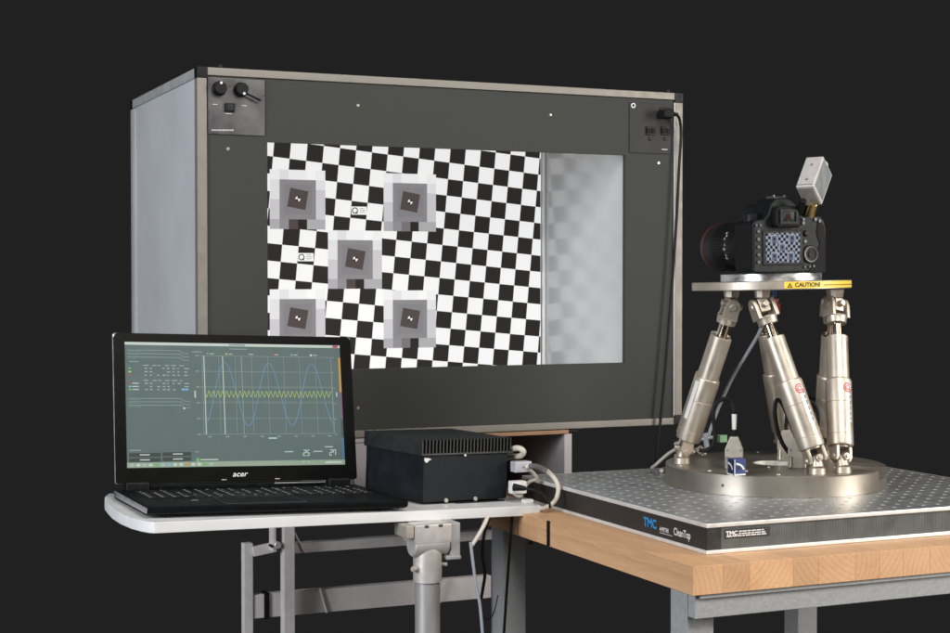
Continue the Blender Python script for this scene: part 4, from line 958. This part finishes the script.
# plot
gx0, gx1, gy0, gy1 = 345, 953, 60, 430
for i in range(0, 41):
    x = gx0+(gx1-gx0)*i/40; U.line([(x, UY(gy0)), (x, UY(gy1))], 1.0, 's_faint', 1)
for i in range(0, 9):
    x = gx0+(gx1-gx0)*i/8; U.line([(x, UY(gy0)), (x, UY(gy1))], 1.6, 's_line', 2)
for i in range(6):
    y = gy0+(gy1-gy0)*i/5; U.line([(gx0-12, UY(y)), (gx1, UY(y))], 1.6, 's_line', 2); U.rect(gx0-30, gx0-16, UY(y+2), UY(y-3), 's_line', 2)
for i in range(8): U.rect(gx0+i*80+18, gx0+i*80+34, UY(444), UY(439), 's_line', 2)
for y in (204, 276): U.line([(gx0, UY(y)), (gx1, UY(y))], 1.6, 's_brown', 2)
for x0_, w_, m_ in ((354, 4.0, 's_bar'), (440, 3.6, 's_bar'), (527, 3.0, 's_line')): U.line([(x0_-1, UY(gy0)), (x0_+1, UY(gy1))], w_, m_, 3)
U.line([(gx1, UY(gy0)), (gx1+4, UY(gy1))], 2, 's_line', 2)
for i in range(6): U.rect(gx1+4, gx1+16, UY(gy0+i*75+2), UY(gy0+i*75-1), 's_line', 2)
U.line([(x, UY(241+149*math.sin((x-499)/205*2*math.pi))) for x in range(362, 952, 6)], 2.9, 's_blue', 4)
U.line([(x/2, UY(241+16*math.sin((x/2-356)/20.5*2*math.pi))) for x in range(712, 1904, 8)], 2.4, 's_yel', 5)
U.rect(306, 312, UY(258), UY(226), 's_bar', 2); U.rect(972, 977, UY(252), UY(230), 's_bar', 2); U.rect(640, 680, UY(453), UY(447), 's_bar', 2)
for x, c_ in ((366, 's_grn'), (452, 's_yel'), (548, 's_pur'), (668, 's_red'), (760, 's_cyan'), (853, 's_white')):
    U.rect(x, x+9, UY(54), UY(47), c_, 2); U.rect(x+14, x+34, UY(52), UY(49), 's_bar', 2)
U.rect(300, 345, UY(44), UY(40), 's_line', 1); U.rect(305, 320, UY(556), UY(540), 's_grn', 2); U.rect(324, 405, UY(550), UY(545), 's_bar', 2); U.rect(302, 320, UY(512), UY(508), 's_line', 2)
for x, y, w in ((714, 513, 40), (850, 513, 44), (905, 492, 40), (798, 562, 8), (820, 562, 8), (925, 562, 8), (950, 562, 8)): U.rect(x, x+w, UY(y+4), UY(y), 's_bar', 2)
# colour strip at the right edge
U.rect(990, 1000, UY(230), UY(60), 's_org', 1); U.rect(990, 1000, UY(360), UY(230), 's_pur', 1); U.rect(990, 1000, UY(450), UY(360), 's_dk', 1); U.rect(990, 1000, UY(550), UY(450), 's_bl2', 1)
scr = U.build('screen', lid)
SEG = {'2': 'abged', '5': 'afgcd', '7': 'fabc'}
SP = {'a': ((0, 2), (1, 2)), 'b': ((1, 2), (1, 1)), 'c': ((1, 1), (1, 0)), 'd': ((1, 0), (0, 0)), 'e': ((0, 1), (0, 0)), 'f': ((0, 2), (0, 1)), 'g': ((0, 1), (1, 1))}
D_ = Print((sx0, -.0031, sz0), (SWd/1000, 0, 0), (0, 0, SHt/580), (0, -1, 0), .0001)
for (xd, txt) in ((800, '25'), (927, '27')):
    for k_, chh in enumerate(txt):
        for sg in SEG[chh]: D_.line([(xd+k_*17+a*11+b_*1.0, UY(535)+b_*13) for a, b_ in SP[sg]], 2.6, 's_white', 1)
D_.build('digits', lid)
# maker's lettering, drawn as round wide italics
q = lidp(239.5, 473.5); lx, lz = lidp(232.5, 476.5)
add('lettering', text_mesh('acer', .0118, 'white_print', Matrix.Translation((lx, -.0023, lz)) @ FACE.to_4x4(), bold=.00005, sx=1.12, shear=.25), lid)
for (xa, xb) in ((-.03, -.022), (.055, .063)): MB().box(xa, xb, -.0022, -.0014, .0078, .0090).build('bumper', 'lap_silver', bez)
MB().box(x0+.06, x1-.06, .001, .008, LH-.0005, LH+.0008).build('lid_edge', 'lap_silver', lid) if False else None
for xx in (x0+.032, x1-.032):
    MB().box(xx-.018, xx+.018, -.008, .012, .0085, .0225, .003, 3).build('hinge', 'black', lap)
MB().box(x0+.052, x1-.052, .002, .011, .0085, .0172, .002).build('hinge_bar', 'lap_black', lap)
MB().box(.055, x1-.053, .0006, .0022, .0150, .0168).build('hinge_gleam_strip', 'lap_silver', lap)

# black amplifier box with heat sink
AY = math.atan2(.0275, .163); ca, sa = math.cos(AY), math.sin(AY)
fl_ = tbl(421.7, 505.2); amp_o = ML @ Vector((fl_.x, fl_.y, -.004))
RA = RL @ Matrix.Rotation(AY, 3, 'Z'); amp = thing('amplifier_box', 'black metal electronics box with finned heat sink beside the laptop', 'electronics box', amp_o, RA)
AW, AD, AH = .1560, .170, .0745
MB().box(0, AW, 0, AD, .0035, AH, .0012).build('case', 'amp', amp)
MB().box(.0006, AW-.0006, -.0014, .0004, .0045, AH-.001, .0005).build('front_plate', 'amp', amp)
b = MB(); b.box(-.0045, AW+.004, -.0040, AD, AH+.0005, AH+.0035, .0004); b.build('heatsink_plate', 'amp_fin', amp)
b = MB(); nf = 27; fw = AW+.0085
finm = MB().box(0, .0021, -.0040, AD, AH+.0034, .0990, .0002, 1).mesh('fin', 'amp_fin')
for k in range(nf): add('fin', finm, amp, Matrix.Translation((-.0045+k*(fw-.0021)/(nf-1), 0, 0)))
for xx in (.0420, .0960):
    b = MB(); b.cyl((xx, -.001, .0060), (xx, -.0042, .0060), .0035, seg=16, bev=.0006); b.build('front_screw', 'screw', amp)
b = MB(); b.cyl((.073, -.0035, AH-.0005), (.073, -.0058, AH-.0005), .0018, seg=12); b.build('sink_screw', 'screw', amp)
b = MB(); r7 = random.Random(9)
pts = [(.0012+x, -.0018, AH-.003-z) for x, z in ((0, 0), (.008, .0005), (.013, .0025), (.0085, .004), (.005, .0075), (.002, .006), (0, .0035))]
b.poly(pts); b.build('paint_chip', 'paper', amp, recalc=False)
for xx in (.01, AW-.02):
    for yy in (.01, AD-.02): MB().box(xx, xx+.012, yy, yy+.012, .0001, .0036).build('rubber_foot', 'black', amp)
b = MB(); b.box(.060, .150, -.0050, -.0017, .0002, .0022, .0004); b.build('front_lip', 'black', amp)

# plugs and cables at the box's right side
def amat(name, lab, pts, r, matn, group='cables beside the electronics box', cat='cable', extra=None):
    t = thing(name, lab, cat, pts[0], None, group); q = MB(pts[0]); q.tube(pts, r, 12); q.build('cord', matn, t)
    return t
Dp = 2.36
def dpt(*a): return [onD(x, y, d) for x, y, d in a]
t = amat('beige_cable', 'beige cable looping from the grey plug out over the bench edge', dpt((526, 467, 2.46), (533, 466, 2.455), (541, 468, 2.45), (549, 472.5, 2.44), (555.5, 480, 2.43), (558.2, 489, 2.42), (556, 499, 2.41), (549, 506, 2.41), (541, 508.3, 2.43), (530, 508.5, 2.455)), .0035, 'cable_w')
o_ = onD(521, 466.5, 2.465); q = MB(t.location); q.box(o_.x-.0145, o_.x+.0145, o_.y-.009, o_.y+.009, o_.z-.0080, o_.z+.0085, .0012); q.build('plug_shell', mat('grey_plug_shell', (.50, .50, .54), .45, metal=.3), t)
q = MB(t.location); q.cyl(o_+Vector((0, -.0095, 0)), o_+Vector((0, -.0088, 0)), .0018, seg=10); q.build('plug_screw', 'screw', t)
q = MB(t.location); q.tube(dpt((530, 466, 2.455), (537, 466.5, 2.445), (545, 470, 2.420)), .0042, 12); q.build('heat_shrink', mat('dark_sleeve', (.10, .095, .095), .5), t)
t = amat('beige_cable', 'thick beige cable coiled tightly above the grey plug', dpt((505, 458, 2.520), (512, 456.5, 2.500), (520, 456, 2.480), (523.5, 452, 2.470), (520, 448.5, 2.470), (514, 448.5, 2.480), (508, 451.5, 2.500)), .0046, 'cable_w')
t = amat('beige_cable', 'beige cable dropping from the grey plug to the white socket', dpt((530, 470, 2.470), (535, 475, 2.475), (536.5, 479, 2.480), (531, 481, 2.480), (526, 485, 2.480), (523, 490, 2.470), (520, 496, 2.460), (514, 493, 2.460), (509, 488, 2.460)), .0029, 'cable_w')
t = amat('mains_lead', 'black mains lead plugged in below the beige cables', dpt((525, 488.5, 2.435), (533, 489.5, 2.430), (540, 492, 2.420), (545.5, 496.5, 2.400), (549, 501, 2.380), (550, 507, 2.355)), .0020, 'cable_b')
q = MB(t.location); q.cyl(onD(513, 487, 2.440), onD(526, 488.5, 2.435), .0062, .0035, 16, .001); q.build('plug_body', 'black', t)
o_ = onD(517.5, 486.5, 2.460); q = MB(o_); q.box(o_.x-.0125, o_.x+.0125, o_.y-.008, o_.y+.008, o_.z-.0105, o_.z+.0090, .0015); w_ = q.build('mains_socket', 'white_edge'); w_.location = o_
tag(w_, 'pale socket block between the beige cables and the white table', 'socket')
o_ = onP(527.5, 502.6, LO-e3*.004, e3); q = MB(); q.box(-.008, .008, -.006, .006, 0, .0055, .0012); w_ = q.build('white_clip', 'white_edge'); w_.location = o_
tag(w_, 'small white clip lying on the table corner beside the black box', 'clip')

# cables hanging below the table and beside the bench
def hang(name, lab, pts, r, m, group='cables hanging below the table'):
    q = MB(pts[0]); q.tube(pts, r, 10); o = q.build(name, m); o.location = pts[0]; return tag(o, lab, 'cable', group)
hang('hanging_cable', 'straight black cable hanging in front of the rear bench leg', dpt((512.5, 512, 2.42), (510, 545, 2.42), (507.5, 580, 2.42), (503.5, 640, 2.42)), .0021, 'cable_b')
hang('hanging_cable', 'wavy black cable hanging left of the rear bench leg', dpt((489, 518, 2.40), (484, 535, 2.40), (482.5, 555, 2.40), (485, 572, 2.40), (483, 588, 2.40), (481, 599, 2.40)), .0024, 'cable_b')
hang('hanging_cable', 'white cable slanting from the table bracket up to the bench', dpt((472, 545, 2.30), (478, 536, 2.31), (484, 525, 2.32), (488, 516, 2.33)), .0030, 'cable_w')
hang('hanging_cable', 'grey flat cable falling from the table bracket to the floor', dpt((470.5, 542, 2.25), (472, 555, 2.25), (476, 585, 2.25), (480, 605, 2.25), (483, 640, 2.25)), .0022, 'cable_g')
hang('hanging_cable', 'thin dark wire curling beside the wavy black cable low down', dpt((481, 610, 2.44), (484, 617, 2.44), (489, 619, 2.44), (494, 612, 2.33), (498, 595, 2.33)), .0009, 'cable_b')

# mains cable of the light box
pts = [onY(x, y, Y) for x, y, Y in ((668, 113.5, CY-.022), (674, 113.5, CY-.022), (678.5, 117, CY-.018), (680.7, 126, CY-.012), (680.8, 142, CY-.010), (679.2, 165, CY-.010), (677, 210, CY-.010), (673.2, 270, CY-.010), (668.5, 330, CY-.010), (664.3, 380, CY-.010), (660, 425, CY-.010), (657, 450, CY-.010), (656.3, 470, CY-.010), (655, 500, CY-.010))]
pc = thing('power_cable', 'long black power cable hanging down the right front of the light box', 'cable', pts[0])
q = MB(pts[0]); q.tube(pts, .0026, 10); q.build('cord', 'cable_b', pc)
p = pts[0]; q = MB(p); q.box(p.x-.0115, p.x+.0085, CY-.030, CY-.0025, p.z-.0085, p.z+.0070, .003, 3); q.cyl((p.x+.006, CY-.022, p.z), (p.x+.020, CY-.022, p.z-.0015), .0046, .0032, 12); q.build('plug_body', 'black_matt', pc)
